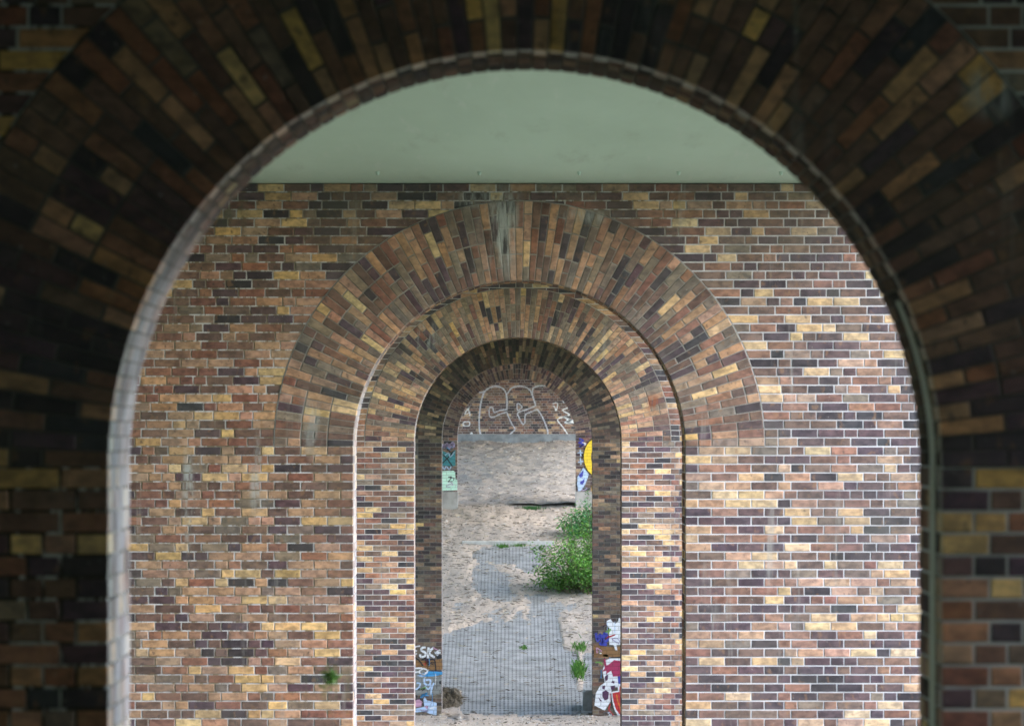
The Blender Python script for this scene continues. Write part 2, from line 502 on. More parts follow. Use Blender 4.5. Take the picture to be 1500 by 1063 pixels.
def wall_bricks(zb, zt, xl, xr, arch=True, pst=0.66, quoin=ST):
    """list of (poly, edge_depth or None) in pier-local x and z relative to the springing line"""
    out_ = []
    i0 = int(math.floor(zb / PITCH)); i1 = int(math.ceil(zt / PITCH))
    prevL, prevR = [], []
    for i in range(i0, i1):
        z0 = i * PITCH + (PITCH - BH) / 2; z1 = z0 + BH
        if z1 > zt + 0.02: continue
        if not arch or z0 > RO + 0.002:
            b, j = lay(xl, 1, xr, prevL + prevR, ST if i % 2 else HD)
            prevL, prevR = j, []
            for (p, q) in b: out_.append(([(p, z0), (q, z0), (q, z1), (p, z1)], None))
            continue
        for sgn, lim in ((1, xr), (-1, xl)):
            if z0 < 0:
                xb = xt = RI
                first = ST if (i + (sgn > 0)) % 2 else HD
                ed = 0.115 if first == ST else 0.24
            else:
                g = 0.012
                xb = math.sqrt(max((RO + g) ** 2 - z0 ** 2, 0)); xt = math.sqrt(max((RO + g) ** 2 - z1 ** 2, 0))
                first = random.choice([ST, HD, 0.175, 0.2]); ed = None
            prev = prevR if sgn > 0 else prevL
            b, j = lay(sgn * xb, sgn, lim, prev, quoin if first == ST else first, pst)
            if sgn > 0: prevR = j
            else: prevL = j
            cut = xb - xt
            for n_, (p, q) in enumerate(b):
                pt, qt = p, q
                # the cut end follows the extrados
                if cut > 0:
                    lo = sgn * xt
                    if n_ == 0: pt = lo
                if cut > 0.2 and n_ == 0:
                    # a shallow cut: long sliver becomes its own bricks
                    kk = int(cut // 0.25) + 1
                    zz = lambda x: min(math.sqrt(max((RO + 0.012) ** 2 - x * x, 0)), z1 - 0.012)
                    edges = [xt + cut * u / kk for u in range(kk + 1)]
                    for u in range(kk):
                        e0, e1 = edges[u] + (0.006 if u else 0), edges[u + 1] - 0.006
                        if zz(e0) > z1 - 0.02 and zz(e1) > z1 - 0.02: continue
                        poly = [(sgn * e0, max(zz(e0), z0)), (sgn * e1, max(zz(e1), z0)), (sgn * e1, z1), (sgn * e0, z1)]
                        out_.append((poly if sgn > 0 else [poly[1], poly[0], poly[3], poly[2]], None))
                    pt = p
                poly = [(p, z0), (q, z0), (qt, z1), (pt, z1)]
                if sgn < 0: poly = [poly[1], poly[0], poly[3], poly[2]]
                out_.append((poly, ed if n_ == 0 else None))
    return out_

def in_frame(xp, yp, m=8):
    return -m < xp < 1500 + m and -m < yp < 1063 + m
def project(x, z, D):
    return VX + x * F / D, VY - (z - Z0) * F / D
def opening_px(k, back=True):
    D = DP[k] + (THICK if back else 0)
    s = F / D
    return VX + DX * s, VY - (ZS - Z0) * s, RI * s
def inside_opening(k, xp, yp, back=True, m=0):
    cx, cy, r = opening_px(k, back)
    if yp > cy: return abs(xp - cx) < r + m
    return (xp - cx) ** 2 + (yp - cy) ** 2 < (r + m) ** 2

# shared meshes for the single bricks
def shared(poly_w, poly_h, depth, mats, name, ch=0.0035):
    V, Fc = prism([(-poly_w / 2, -poly_h / 2), (poly_w / 2, -poly_h / 2), (poly_w / 2, poly_h / 2), (-poly_w / 2, poly_h / 2)], 0.0, depth, ch, 0.0012)
    return mesh_np(name, V, Fc, mats)
BRK = {}
def shared_brick(L, depth, k):
    key = (round(L, 3), round(depth, 3), k, random.randrange(3))
    if key not in BRK:
        BRK[key] = shared(L, BH, depth, M_OBJ[k], "brick")
    return BRK[key]
# wedge bricks of the arch ring: local x tangential, local z radial (0 = ring centre distance r0)
A_COL = [ST, ST, ST]; B_COL = [HD, ST, ST, HD]
WEDGE = {}
DTH = math.pi / NCOL
def wedge_poly(r0, r1):
    def hw(r): return r * DTH / 2 - 0.004
    rm = (r0 + r1) / 2
    return [(-hw(r0), r0 - rm), (hw(r0), r0 - rm), (hw(r1), r1 - rm), (-hw(r1), r1 - rm)], rm
def wedge_mesh(r0, r1, depth, k):
    key = (round(r0, 3), round(r1, 3), round(depth, 3), k, random.randrange(2))
    if key not in WEDGE:
        poly, rm = wedge_poly(r0, r1)
        V, Fc = prism(poly, 0.0, depth, 0.003, 0.001)
        WEDGE[key] = mesh_np("arch_brick", V, Fc, M_OBJ[k])
    return WEDGE[key]
def ring_bricks():
    res = []
    for c in range(NCOL):
        th = (c + 0.5) * DTH
        r = RI
        pat = A_COL if c % 2 == 0 else B_COL
        if random.random() < 0.22:
            pat = random.choice([[ST, HD, HD, ST], [HD, HD, ST, ST], [ST, ST, HD, HD]])
        for n_, L in enumerate(pat):
            r1 = min(r + L, RO)
            dep = (0.125 if c % 2 == 0 else 0.25) if n_ == 0 else 0.05
            res.append((th, r, r1, dep))
            r = r1 + 0.0125
    return res

def arch_core(zb, zt, y0, y1, mb, rr, lining):
    """mortar body of a pier: two legs and the masonry above the opening, as joined columns"""
    V = []; nseg = 64
    xs = [XL, -RO - 0.3] + [-rr * math.cos(math.pi * i / nseg) for i in range(nseg + 1)] + [RO + 0.3, XR]
    def low(x):
        if abs(x) >= rr - 1e-6: return None
        return math.sqrt(rr * rr - x * x)
    # front and back outlines
    def face(y, flip):
        for i in range(len(xs) - 1):
            xa, xb_ = xs[i], xs[i + 1]
            mid = (xa + xb_) / 2
            if abs(mid) < rr:
                la = low(xa) or 0.0; lb = low(xb_) or 0.0
            else:
                la = lb = zb
            q = [(xa, y, la), (xb_, y, lb), (xb_, y, zt), (xa, y, zt)]
            mb.add(q, [(0, 1, 2, 3)] if not flip else [(3, 2, 1, 0)])
    face(y0, False)
    # soffit and jambs
    pts = [(-rr, zb)] + [(-rr * math.cos(math.pi * i / nseg), rr * math.sin(math.pi * i / nseg)) for i in range(nseg + 1)] + [(rr, zb)]
    for i in range(len(pts) - 1):
        (xa, za), (xb_, zb2) = pts[i], pts[i + 1]
        (mb if i in (0, len(pts) - 2) else lining).add([(xa, y0, za), (xa, y1, za), (xb_, y1, zb2), (xb_, y0, zb2)], [(0, 1, 2, 3)])
    # ends and top
    for x in (XL, XR):
        mb.add([(x, y0, zb), (x, y1, zb), (x, y1, zt), (x, y0, zt)], [(0, 1, 2, 3)])
    mb.add([(XL, y0, zt), (XR, y0, zt), (XR, y1, zt), (XL, y1, zt)], [(0, 1, 2, 3)])
    bk = MB()
    n0 = mb
    def back():
        for i in range(len(xs) - 1):
            xa, xb_ = xs[i], xs[i + 1]
            if abs((xa + xb_) / 2) < rr: la = low(xa) or 0.0; lb = low(xb_) or 0.0
            else: la = lb = zb
            bk.add([(xa, y1, la), (xb_, y1, lb), (xb_, y1, zt), (xa, y1, zt)], [(3, 2, 1, 0)])
    back()
    return bk

PIER_LABEL = [
    "near dark brick pier framing the whole view with its round arch",
    "brick pier under the green soffit, second arch from the camera",
    "brick pier with third arch, seen inside the second arch",
    "brick pier coloured dark for shade, with graffiti low on both jambs, fourth arch",
    "farthest brick pier with mint and yellow graffiti and a concrete plinth",
]
RINGPROUD = 0.010
piers = []
def build_pier(k):
    D = DP[k]
    zg = float(prof(D)) - (0.35 if k != 4 else 0.3)
    root = empty("bridge_pier", (DX, D, zg))
    tag(root, PIER_LABEL[k], "bridge pier", "brick arch piers of the bridge")
    hs = ZS - zg
    zb, zt = zg - ZS, ZT - ZS - 0.006
    loc = (0, 0, hs)
    mb = MB()
    lin = MB(); bk = arch_core(zb, zt, 0.0, THICK, mb, RI + 0.007, lin)
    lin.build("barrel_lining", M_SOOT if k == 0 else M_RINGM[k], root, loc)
    mb.build("mortar_core", M_MORT[k], root, loc)
    bk.build("rear_face", M_BACK, root, loc)
    ch = 0.0035 if k < 2 else 0.0
    jit = 0.0014 if k < 3 else 0.001
    # --- wall bricks
    wb = wall_bricks(zb if k != 4 else -1.44, zt, XL + 0.01, XR - 0.01, True, 0.25 if k == 0 else 0.62, 0.175 if k == 0 else ST)
    cand = []
    for idx, (poly, ed) in enumerate(wb):
        if k > 2: break
        cx = sum(p[0] for p in poly) / 4; cz = sum(p[1] for p in poly) / 4
        xp, yp = project(cx + DX, cz + ZS, D)
        if not in_frame(xp, yp, 30 if k == 0 else -4): continue
        if inside_opening(k, xp, yp, False): continue
        if any(not inside_opening(j, xp, yp, True, -4) for j in range(k)): continue
        wdt = max(p[0] for p in poly) - min(p[0] for p in poly)
        cand.append((-(wdt > 0.2), (xp - 760) ** 2 + (yp - 640) ** 2, idx))
    cand.sort()
    single = set(i for _, _, i in cand[:300])
    joined = MB()
    for idx, (poly, ed) in enumerate(wb):
        cx = sum(p[0] for p in poly) / 4; cz = sum(p[1] for p in poly) / 4
        col = pick(WALLW[k], cx, cz, k)
        y0 = -0.006 + random.uniform(-0.0015, 0.0015)
        dep = ed if ed else 0.03
        if idx in single:
            wdt = poly[1][0] - poly[0][0]; wt = poly[2][0] - poly[3][0]
            if abs(wdt - wt) < 0.003 and abs(poly[0][1] - poly[1][1]) < 1e-4 and wdt > 0.09:
                me = shared_brick(wdt, dep, k)
            else:
                V, Fc = prism([(p[0] - cx, p[1] - cz) for p in poly], 0, dep, 0.003, 0.001)
                me = mesh_np("brick", V, Fc, M_OBJ[k])
            o = bpy.data.objects.new("brick", me)
            link(o, root, (cx, y0, cz + hs))
            o.rotation_euler = (random.uniform(-0.006, 0.006), random.uniform(-0.004, 0.004), random.uniform(-0.004, 0.004))
            o.color = (*col, 1)
        else:
            V, Fc = prism(poly, y0, dep, ch, jit)
            joined.add(V, Fc, col)
    o = joined.build("brickwork", M_STF[k], root, loc)
    tag(o, kind="stuff")
    # --- arch ring: mortar band with its bricks
    ring = MB(); nseg = 96
    for i in range(nseg):
        t0, t1 = math.pi * i / nseg, math.pi * (i + 1) / nseg
        c0, s0, c1, s1 = math.cos(t0), math.sin(t0), math.cos(t1), math.sin(t1)
        ri, ro, yf = RI + 0.007, RO + 0.006, -RINGPROUD + 0.006
        ring.add([(ri * c1, yf, ri * s1), (ri * c0, yf, ri * s0), (ro * c0, yf, ro * s0), (ro * c1, yf, ro * s1), (ro * c0, 0.003, ro * s0), (ro * c1, 0.003, ro * s1),
                  (ri * c0, 0.003, ri * s0), (ri * c1, 0.003, ri * s1)],
                 [(0, 1, 2, 3), (3, 2, 4, 5), (1, 0, 7, 6)])
    for sx in (-1, 1):
        ring.add([(sx * (RI + 0.007), -RINGPROUD + 0.006, 0), (sx * (RO + 0.006), -RINGPROUD + 0.006, 0), (sx * (RO + 0.006), 0.003, 0), (sx * (RI + 0.007), 0.003, 0)], [(0, 1, 2, 3)])
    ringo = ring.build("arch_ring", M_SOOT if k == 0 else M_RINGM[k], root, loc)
    # uneven lime mortar fillet along the back of the ring
    fil = MB()
    for i in range(nseg):
        t0, t1 = math.pi * i / nseg, math.pi * (i + 1) / nseg
        w0 = 0.001 + 0.022 * abs(mnoise.noise(Vector((t0 * 9, k * 3.1, 0)))); w1 = 0.001 + 0.022 * abs(mnoise.noise(Vector((t1 * 9, k * 3.1, 0))))
        P = []
        for (t_, ww) in ((t0, w0), (t1, w1)):
            c_, s_ = math.cos(t_), math.sin(t_)
            ra, rb = RO - 0.001, RO + 0.004 + ww
            P += [(ra * c_, -RINGPROUD + 0.002, ra * s_), (rb * c_, -0.0075, rb * s_), (rb * c_, 0.002, rb * s_)]
        fil.add(P, [(3, 0, 1, 4), (4, 1, 2, 5)])
    if k == 1: fil.build("mortar_fillet", M_FILLET, root, loc)
    rj = MB()
    for (th, r0, r1, dep) in ring_bricks():
        poly, rm = wedge_poly(r0, r1)
        cx, cz = rm * math.cos(th), rm * math.sin(th)
        col = pick(RINGW[k], cx, cz, k + 0.5)
        y0 = -RINGPROUD + random.uniform(-0.0015, 0.0015)
        if k < 3:
            o = bpy.data.objects.new("arch_brick", wedge_mesh(r0, r1, dep, k))
            link(o, ringo, (cx, y0, cz))
            o.rotation_euler = (0, math.pi / 2 - th + random.uniform(-0.003, 0.003), 0)
            o.color = (*col, 1)
        else:
            V, Fc = prism(poly, y0, dep, 0, 0.0008)
            ca, sa = math.cos(math.pi / 2 - th), math.sin(math.pi / 2 - th)
            V = [(x * ca + z * sa + cx, y, -x * sa + z * ca + cz) for (x, y, z) in V]
            rj.add(V, Fc, col)
    if k >= 3:
        tag(rj.build("arch_brickwork", M_STF[k], ringo), kind="stuff")
    # --- bricks of the reveal: jambs and barrel
    rv = MB()
    for c in range(NCOL):
        th = (c + 0.5) * DTH
        y = (0.125 if c % 2 == 0 else 0.25) + 0.0125
        ca, sa = math.cos(math.pi / 2 - th), math.sin(math.pi / 2 - th)
        hw = RI * DTH / 2 - 0.0035
        while y < THICK - 0.03:
            L = min(random.choice([ST, ST, HD]), THICK - y)
            V, Fc = [], []
            h0 = random.uniform(-0.0015, 0.0015)
            for (x_, z_) in ((-hw, 0.0), (hw, 0.0), (hw, 0.04), (-hw, 0.04)):
                for yy in (y, y + L):
                    X = x_; Z = z_ + h0 + RI
                    V.append((X * ca + Z * sa, yy, -X * sa + Z * ca))
            Fc = [(0, 1, 3, 2), (2, 3, 5, 4), (6, 7, 1, 0), (0, 2, 4, 6), (1, 7, 5, 3)]
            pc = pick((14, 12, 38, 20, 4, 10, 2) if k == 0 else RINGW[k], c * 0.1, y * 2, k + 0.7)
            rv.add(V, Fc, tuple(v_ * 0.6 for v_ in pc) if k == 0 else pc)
            y += L + 0.0115
    i0 = int(math.floor((zb if k != 4 else -1.44) / PITCH))
    for i in range(i0, 0):
        z0 = i * PITCH + (PITCH - BH) / 2; z1 = z0 + BH
        for sgn in (1, -1):
            first = ST if (i + (sgn > 0)) % 2 else HD
            y = (0.115 if first == ST else 0.24) + 0.0115
            while y < THICK - 0.03:
                L = min(random.choice([ST, ST, HD]), THICK - y)
                h0 = random.uniform(-0.0015, 0.0015)
                xa, xb_ = sgn * (RI + h0), sgn * (RI + 0.04)
                V = [(xa, y, z0), (xa, y + L, z0), (xa, y + L, z1), (xa, y, z1), (xb_, y, z0), (xb_, y + L, z0), (xb_, y + L, z1), (xb_, y, z1)]
                rv.add(V, [(0, 1, 2, 3), (0, 4, 5, 1), (3, 2, 6, 7), (0, 3, 7, 4), (1, 5, 6, 2)], pick(WALLW[k], y * 2, z0, k + 0.9))
                y += L + 0.0115
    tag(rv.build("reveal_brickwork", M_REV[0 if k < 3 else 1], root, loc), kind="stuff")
    if k == 0:  # pale strip down the right reveal, narrowing at the top
        jm = MB(); n_ = 40; ya, yb_ = 0.29, 0.56
        pts = [(RI - 0.004, zb)] + [((RI - 0.004) * math.cos(R(q)), (RI - 0.004) * math.sin(R(q))) for q in np.linspace(0, 24, n_)]
        for i in range(len(pts) - 1):
            w0 = 0.05 * max(0.0, 1 - (len(pts) - 1 - i) / 12.0); w1 = 0.05 * max(0.0, 1 - (len(pts) - 2 - i) / 12.0)
            jm.add([(pts[i][0], ya + w0, pts[i][1]), (pts[i][0], yb_ - w0, pts[i][1]), (pts[i + 1][0], yb_ - w1, pts[i + 1][1]), (pts[i + 1][0], ya + w1, pts[i + 1][1]),
                    (pts[i][0] + 0.012, ya + w0, pts[i][1]), (pts[i][0] + 0.012, yb_ - w0, pts[i][1]), (pts[i + 1][0] + 0.012, yb_ - w1, pts[i + 1][1]), (pts[i + 1][0] + 0.012, ya + w1, pts[i + 1][1])],
                   [(0, 1, 2, 3), (0, 3, 7, 4), (1, 5, 6, 2)])
        jm.build("pale_strip", M_STRIP, root, loc)
    if k == 4:
        for (xa, xb_) in ((XL - 0.03, -RI), (RI, XR + 0.03)):
            pl = MB(); pl.box(xa - (0 if xa < 0 else 0.006), xb_ + (0.006 if xb_ < 0 else 0), -0.025, THICK + 0.025, zb, -1.44)
            pl.build("plinth", M_CONC, root, loc)
    piers.append(root)
    return root
M_FILLET = mortar_material("lime fillet", (), (0.27, 0.26, 0.25))
M_STRIP = mortar_material("pale reveal strip", (), (0.55, 0.54, 0.48))
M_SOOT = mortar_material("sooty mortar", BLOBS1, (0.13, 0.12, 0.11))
for k in range(5):
    build_pier(k)

# ------------------------------------------------------------------ far abutment
ab = empty("bridge_abutment", (DX, DA, float(prof(DA)) - 0.3))
tag(ab, "brick end wall with big white outlined graffiti, seen through the last arch", "abutment wall")
hz = ZS - ab.location.z
mb = MB(); mb.box(XL - 1, XR + 1, 0.0, 2.0, -hz, ZT - ZS + 1.2)
mb.build("mortar_core", M_MORT[4], ab, (0, 0, hz))
zpl = Z0 - 0.055 - ZS
mb = MB(); mb.box(XL - 1.1, XR + 1.1, -0.12, 0.3, -hz, zpl)
mb.build("plinth", M_PLINTH, ab, (0, 0, hz))
jb = MB()
for poly, ed in wall_bricks(zpl, ZT - ZS, XL - 0.9, XR + 0.9, arch=False):
    cx = sum(p[0] for p in poly) / 4; cz = sum(p[1] for p in poly) / 4
    if poly[0][1] < zpl: continue
    V, Fc = prism(poly, -0.006, 0.02, 0, 0.001)
    jb.add(V, Fc, pick(WALLW[5], cx, cz, 5))
tag(jb.build("brickwork", M_STF[4], ab, (0, 0, hz)), kind="stuff")

# ------------------------------------------------------------------ deck
deck = empty("bridge_deck", (DX, DP[0], ZT))
tag(deck, "grey green painted steel bridge deck spanning above the brick piers", "bridge deck")
DW0, DW1 = -6.9, 4.7
seams = [-32.0, -15.0, 2.0, 16.42, 40.8, 65.2, 89.6, 114.0, 138.0, 152.5]
for i in range(len(seams) - 1):
    m_ = MB()
    m_.box(DW0 + 0.3, DW1 - 0.3, seams[i] + 0.012, seams[i + 1] - 0.012, 0.0 + (0.004 if i % 2 else 0.0), 0.03)
    m_.build("soffit_panel", M_DECK, deck)
m_ = MB(); m_.box(DW0 + 0.31, DW1 - 0.31, seams[0], seams[-1], 0.031, 1.3); m_.build("box_girder", M_DECK, deck)
m_ = MB(); m_.box(DW0 - 0.5, DW1 + 0.5, seams[0], seams[-1], 1.302, 1.6); m_.build("road_slab", M_CONC, deck)
for sx in (DW0 + 0.27, DW1 - 0.29):
    m_ = MB(); m_.box(sx, sx + 0.02, seams[0], seams[-1], 0.02, 1.3); m_.build("side_web", M_DECK, deck)
for sx in (DW0 - 0.45, DW1 + 0.45):
    m_ = MB()
    n = int((seams[-1] - seams[0]) / 2)
    for i in range(n + 1):
        y = seams[0] + i * 2
        m_.box(sx - 0.03, sx + 0.03, y - 0.03, y + 0.03, 1.598, 2.7)
    m_.box(sx - 0.04, sx + 0.04, seams[0], seams[-1], 2.701, 2.78)
    m_.box(sx - 0.02, sx + 0.02, seams[0], seams[-1], 2.1, 2.15)
    m_.build("railing", M_DECK, deck)
# drain nipples under the soffit in front of the second pier
lug = bmesh.new()
bmesh.ops.create_cone(lug, cap_ends=True, segments=12, radius1=0.012, radius2=0.02, depth=0.035)
lme = bpy.data.meshes.new("drain_nipple"); lug.to_mesh(lme); lug.free(); lme.materials.append(M_DECK)
for xp in (553, 702, 848, 994, 1144):
    Dd = F * (ZT - Z0) / (VY - 252)
    x, _ = px(xp, 252, Dd)
    link(bpy.data.objects.new("drain_nipple", lme), deck, (x - DX, Dd - DP[0], -0.014))

# ------------------------------------------------------------------ ground
ys = np.concatenate([np.array([-700, -400, -220, -120, -70]), np.arange(-45, 185, 1.5), np.array([190, 205, 230, 270, 340, 450, 620, 900])])
xs = np.concatenate([-np.array([700, 420, 260, 170, 110, 80, 60, 48, 40, 34, 29, 25, 22, 19.5, 17.5, 16])[:], np.arange(-14.5, 14.6, 1.0), np.array([16, 17.5, 19.5, 22, 25, 29, 34, 40, 48, 60, 80, 110, 170, 260, 420, 700])])
V = []
for y in ys:
    base = float(prof(y))
    for x in xs:
        z = base
        inn = abs(x - DX) < 7.6
        if 104 < y < 174 and inn: z -= 0.22
        z += 0.05 * mnoise.noise(Vector((x * 0.4, y * 0.4, 0)))
        if abs(x) > 9:
            z += min((abs(x) - 9) / 30, 1) * 1.2 * (mnoise.noise(Vector((x * 0.03, y * 0.03, 3))) + 0.2)
        if y < 24:  # raised side banks, added out of view to keep light off the first pier
            u = 1 - min(max((y - 13.0) / 9.0, 0), 1); u = u * u * (3 - 2 * u)
            lim = 7.2 if x < 0 else 7.6; top = 9.2 if x < 0 else 5.6
            v_ = min(max((abs(x) - lim) / 3.2, 0), 1); v_ = v_ * v_ * (3 - 2 * v_)
            z = max(z, z + (top - z) * v_ * u)
        V.append((x, y, z))
nx = len(xs)
Fc = [(j * nx + i, j * nx + i + 1, (j + 1) * nx + i + 1, (j + 1) * nx + i) for j in range(len(ys) - 1) for i in range(nx - 1)]
g = link(bpy.data.objects.new("ground", mesh_np("ground", V, Fc, M_GROUND, None, True)))
tag(g, kind="structure")

# slope paving: concrete grid blocks with open slots
def pave_z(y): return float(prof(y))
PX0, PX1, PYA, PYB = -3.2, 3.6, 105.0, 134.2
pv = MB()
CW, CL = 0.085, 0.25
ncx = int((PX1 - PX0) / CW); ncy = int((PYB - PYA) / CL)
for j in range(ncy):
    y = PYA + j * CL
    za, zb_ = pave_z(y), pave_z(y + CL)
    bl = (0.002 * random.uniform(-1, 1))
    # cross bar
    V = []
    def bar(x0, x1, y0, y1):
        f0 = (y0 - y) / CL; f1 = (y1 - y) / CL
        q0 = za + (zb_ - za) * f0 + bl; q1 = za + (zb_ - za) * f1 + bl
        h = 0.07
        pv.add([(x0, y0, q0), (x1, y0, q0), (x1, y1, q1), (x0, y1, q1), (x0, y0, q0 - h), (x1, y0, q0 - h), (x1, y1, q1 - h), (x0, y1, q1 - h)],
               [(0, 1, 2, 3), (4, 5, 1, 0), (5, 6, 2, 1), (6, 7, 3, 2), (7, 4, 0, 3)])
    bar(PX0, PX1, y, y + CL * 0.58)
    if j % 1 == 0:
        for i in range(ncx):
            x = PX0 + i * CW
            xa = x + random.uniform(-0.003, 0.003)
            bar(xa, xa + CW * (0.62 if (i // 6) % 2 else 0.68), y + CL * 0.58 + 0.0005, y + CL - 0.0005)
pvo = pv.build("slope_paving", M_PAVE)
tag(pvo, "grey concrete grid paving on the slope behind the fourth arch", "paving", kind="stuff")
sb = MB()
yy = np.arange(PYA - 0.5, PYB + 0.6, 0.5)
for i in range(len(yy) - 1):
    sb.add([(PX0 - 0.2, yy[i], pave_z(yy[i]) - 0.055), (PX1 + 0.2, yy[i], pave_z(yy[i]) - 0.055), (PX1 + 0.2, yy[i + 1], pave_z(yy[i + 1]) - 0.055), (PX0 - 0.2, yy[i + 1], pave_z(yy[i + 1]) - 0.055)], [(0, 1, 2, 3)])
tag(sb.build("ground_bed", M_SOIL), kind="structure")

# pale kerb across the slope
yk = 133.7
kb = MB(); kb.box(-1.35, 1.0, yk, yk + 0.32, pave_z(yk) - 0.2, pave_z(yk + 0.3) + 0.06)
tag(kb.build("kerb", M_KERB), "pale concrete kerb laid across the sandy slope", "kerb", kind="structure")

def smooth(a_, b_, v):
    t_ = min(max((v - a_) / (b_ - a_), 0), 1); return t_ * t_ * (3 - 2 * t_)
TOPX = [600, 648, 668, 700, 735, 770, 812, 818, 826, 842, 900]
TOPY = [945, 934, 922, 908, 903, 899, 892, 915, 945, 957, 962]
def exposure(xp, yp):
    """how far the paving lies open (signed, about 10 = clearly open)"""
    e_ = yp - float(np.interp(xp, TOPX, TOPY))
    def rect(x0, x1, y0, y1): return min(xp - x0, x1 - xp, (yp - y0) * 1.6, (y1 - yp) * 1.6)
    e_ = max(e_, rect(702, 795, 800, 829), rect(698, 746, 838, 879), rect(780, 812, 880, 905))
    e_ = min(e_, 10 - 3.2 * max(rect(840, 858, 935, 1012), -5))         # earth strip with a grass tuft
    if yp > 1046: e_ = min(e_, 1046 - yp)
    if xp < 676 and yp > 1010: e_ = min(e_, -6)
    return e_
def sand_sheet(name, xs_, ys_, fn, mat):
    V = [(x, y, fn(x, y)) for y in ys_ for x in xs_]
    n_ = len(xs_)
    Fc_ = [(j * n_ + i, j * n_ + i + 1, (j + 1) * n_ + i + 1, (j + 1) * n_ + i) for j in range(len(ys_) - 1) for i in range(n_ - 1)]
    return link(bpy.data.objects.new(name, mesh_np(name, V, Fc_, mat, None, True)))
def relief(x, y):
    return (0.055 * mnoise.noise(Vector((x * 0.8, y * 0.35, 1))) + 0.035 * mnoise.noise(Vector((x * 2.6, y * 1.1, 2)))
            + 0.016 * mnoise.noise(Vector((x * 9, y * 4, 3))) + 0.008 * mnoise.noise(Vector((x * 22, y * 9, 4))))
def sand_low(x, y):
    zp = pave_z(y)
    xp, yp = project(x, zp, y)
    e_ = exposure(xp, yp) + 13 * mnoise.noise(Vector((x * 1.8, y * 0.6, 9))) + 8 * mnoise.noise(Vector((x * 7, y * 2.5, 5)))
    h = 0.035 * (1 - smooth(-16, 2, e_)) - (0.052 + 0.034 * mnoise.noise(Vector((x * 1.3, y * 0.5, 21)))) * smooth(-4, 12, e_)
    if abs(x) > 6.8: h -= 0.5 * (abs(x) - 6.8)
    k_ = 0.35 + 0.65 * (1 - smooth(-8, 2, e_))
    if yp > 1044 and e_ < 0: k_ = 0.5; h = 0.03
    if y > 133.6 and y < 134.3 and -1.2 < x < 0.8: h = min(h, 0.02); k_ = 0.2
    return zp + h + relief(x, y) * k_
xs1 = np.concatenate([np.arange(-7.6, -2.6, 0.4), np.arange(-2.5, 3.0, 0.04), np.arange(3.0, 7.7, 0.4)])
ys1 = np.concatenate([np.arange(103.5, 106.0, 0.25), np.arange(106.0, 141.8, 0.11)])
s1 = sand_sheet("sand_slope", xs1, ys1, sand_low, M_SAND)
tag(s1, kind="structure")
def sand_up(x, y):
    zp = pave_z(y)
    lift = 0.085 * smooth(-0.75, -0.1, x + 0.2 * mnoise.noise(Vector((x * 3, 0, 0)))) * (1 - smooth(141.5, 147, y))
    lip = 140.75 + 0.25 * mnoise.noise(Vector((x * 1.5, 4, 0)))
    z = zp + lift - 0.03 + relief(x, y) * 1.2
    if y < lip: z -= 0.16 * (1 - lift / 0.085)
    if abs(x) > 6.8: z -= 0.5 * (abs(x) - 6.8)
    return z + 0.035
ys2 = np.arange(140.7, 171.5, 0.13)
s2 = sand_sheet("sand_bank", np.concatenate([np.arange(-7.6, -2.6, 0.4), np.arange(-2.5, 3.0, 0.05), np.arange(3.0, 7.7, 0.4)]), ys2, sand_up, M_BANK)
tag(s2, kind="structure")

# loose stones on the sand
def stone(mb_, x, y, z, r):
    n_ = 5; ph = random.uniform(0, 6.28)
    V = [(x, y, z + r * random.uniform(0.5, 0.9))]
    for i in range(n_):
        a_ = ph + i * 2 * math.pi / n_
        rr = r * random.uniform(0.7, 1.2)
        V.append((x + rr * math.cos(a_), y + rr * math.sin(a_), z - 0.2 * r))
    mb_.add(V, [(0, 1 + i, 1 + (i + 1) % n_) for i in range(n_)], random.choice([(0.40, 0.38, 0.35), (0.30, 0.27, 0.24), (0.46, 0.44, 0.41), (0.18, 0.155, 0.13), (0.09, 0.075, 0.06), (0.12, 0.10, 0.08)]))
def attr_mat(name, rough=0.9):
    m, t, b = new_mat(name)
    at = N(t, "ShaderNodeAttribute"); at.attribute_name = "Col"
    t.links.new(at.outputs["Color"], b.inputs["Base Color"]); b.inputs["Roughness"].default_value = rough
    return m
M_STONE = attr_mat("loose stones")
gv = MB()
for _ in range(11000):
    y = random.uniform(107, 169.5); x = random.uniform(-2.3, 2.6)
    z = sand_low(x, y) if y < 140.8 else sand_up(x, y)
    r = random.choice([0.012, 0.016, 0.02, 0.03]) * random.uniform(0.7, 1.3)
    if y > 141 and random.random() < 0.75: continue
    stone(gv, x, y, z, r)
for i in range(95):
    stone(gv, -2.4 + i * 0.052 + random.uniform(-0.012, 0.012), DA - 0.6 + random.uniform(-0.06, 0.06), sand_up(-2.4 + i * 0.052, DA - 0.6) + 0.01, random.uniform(0.02, 0.04))
tw = MB()
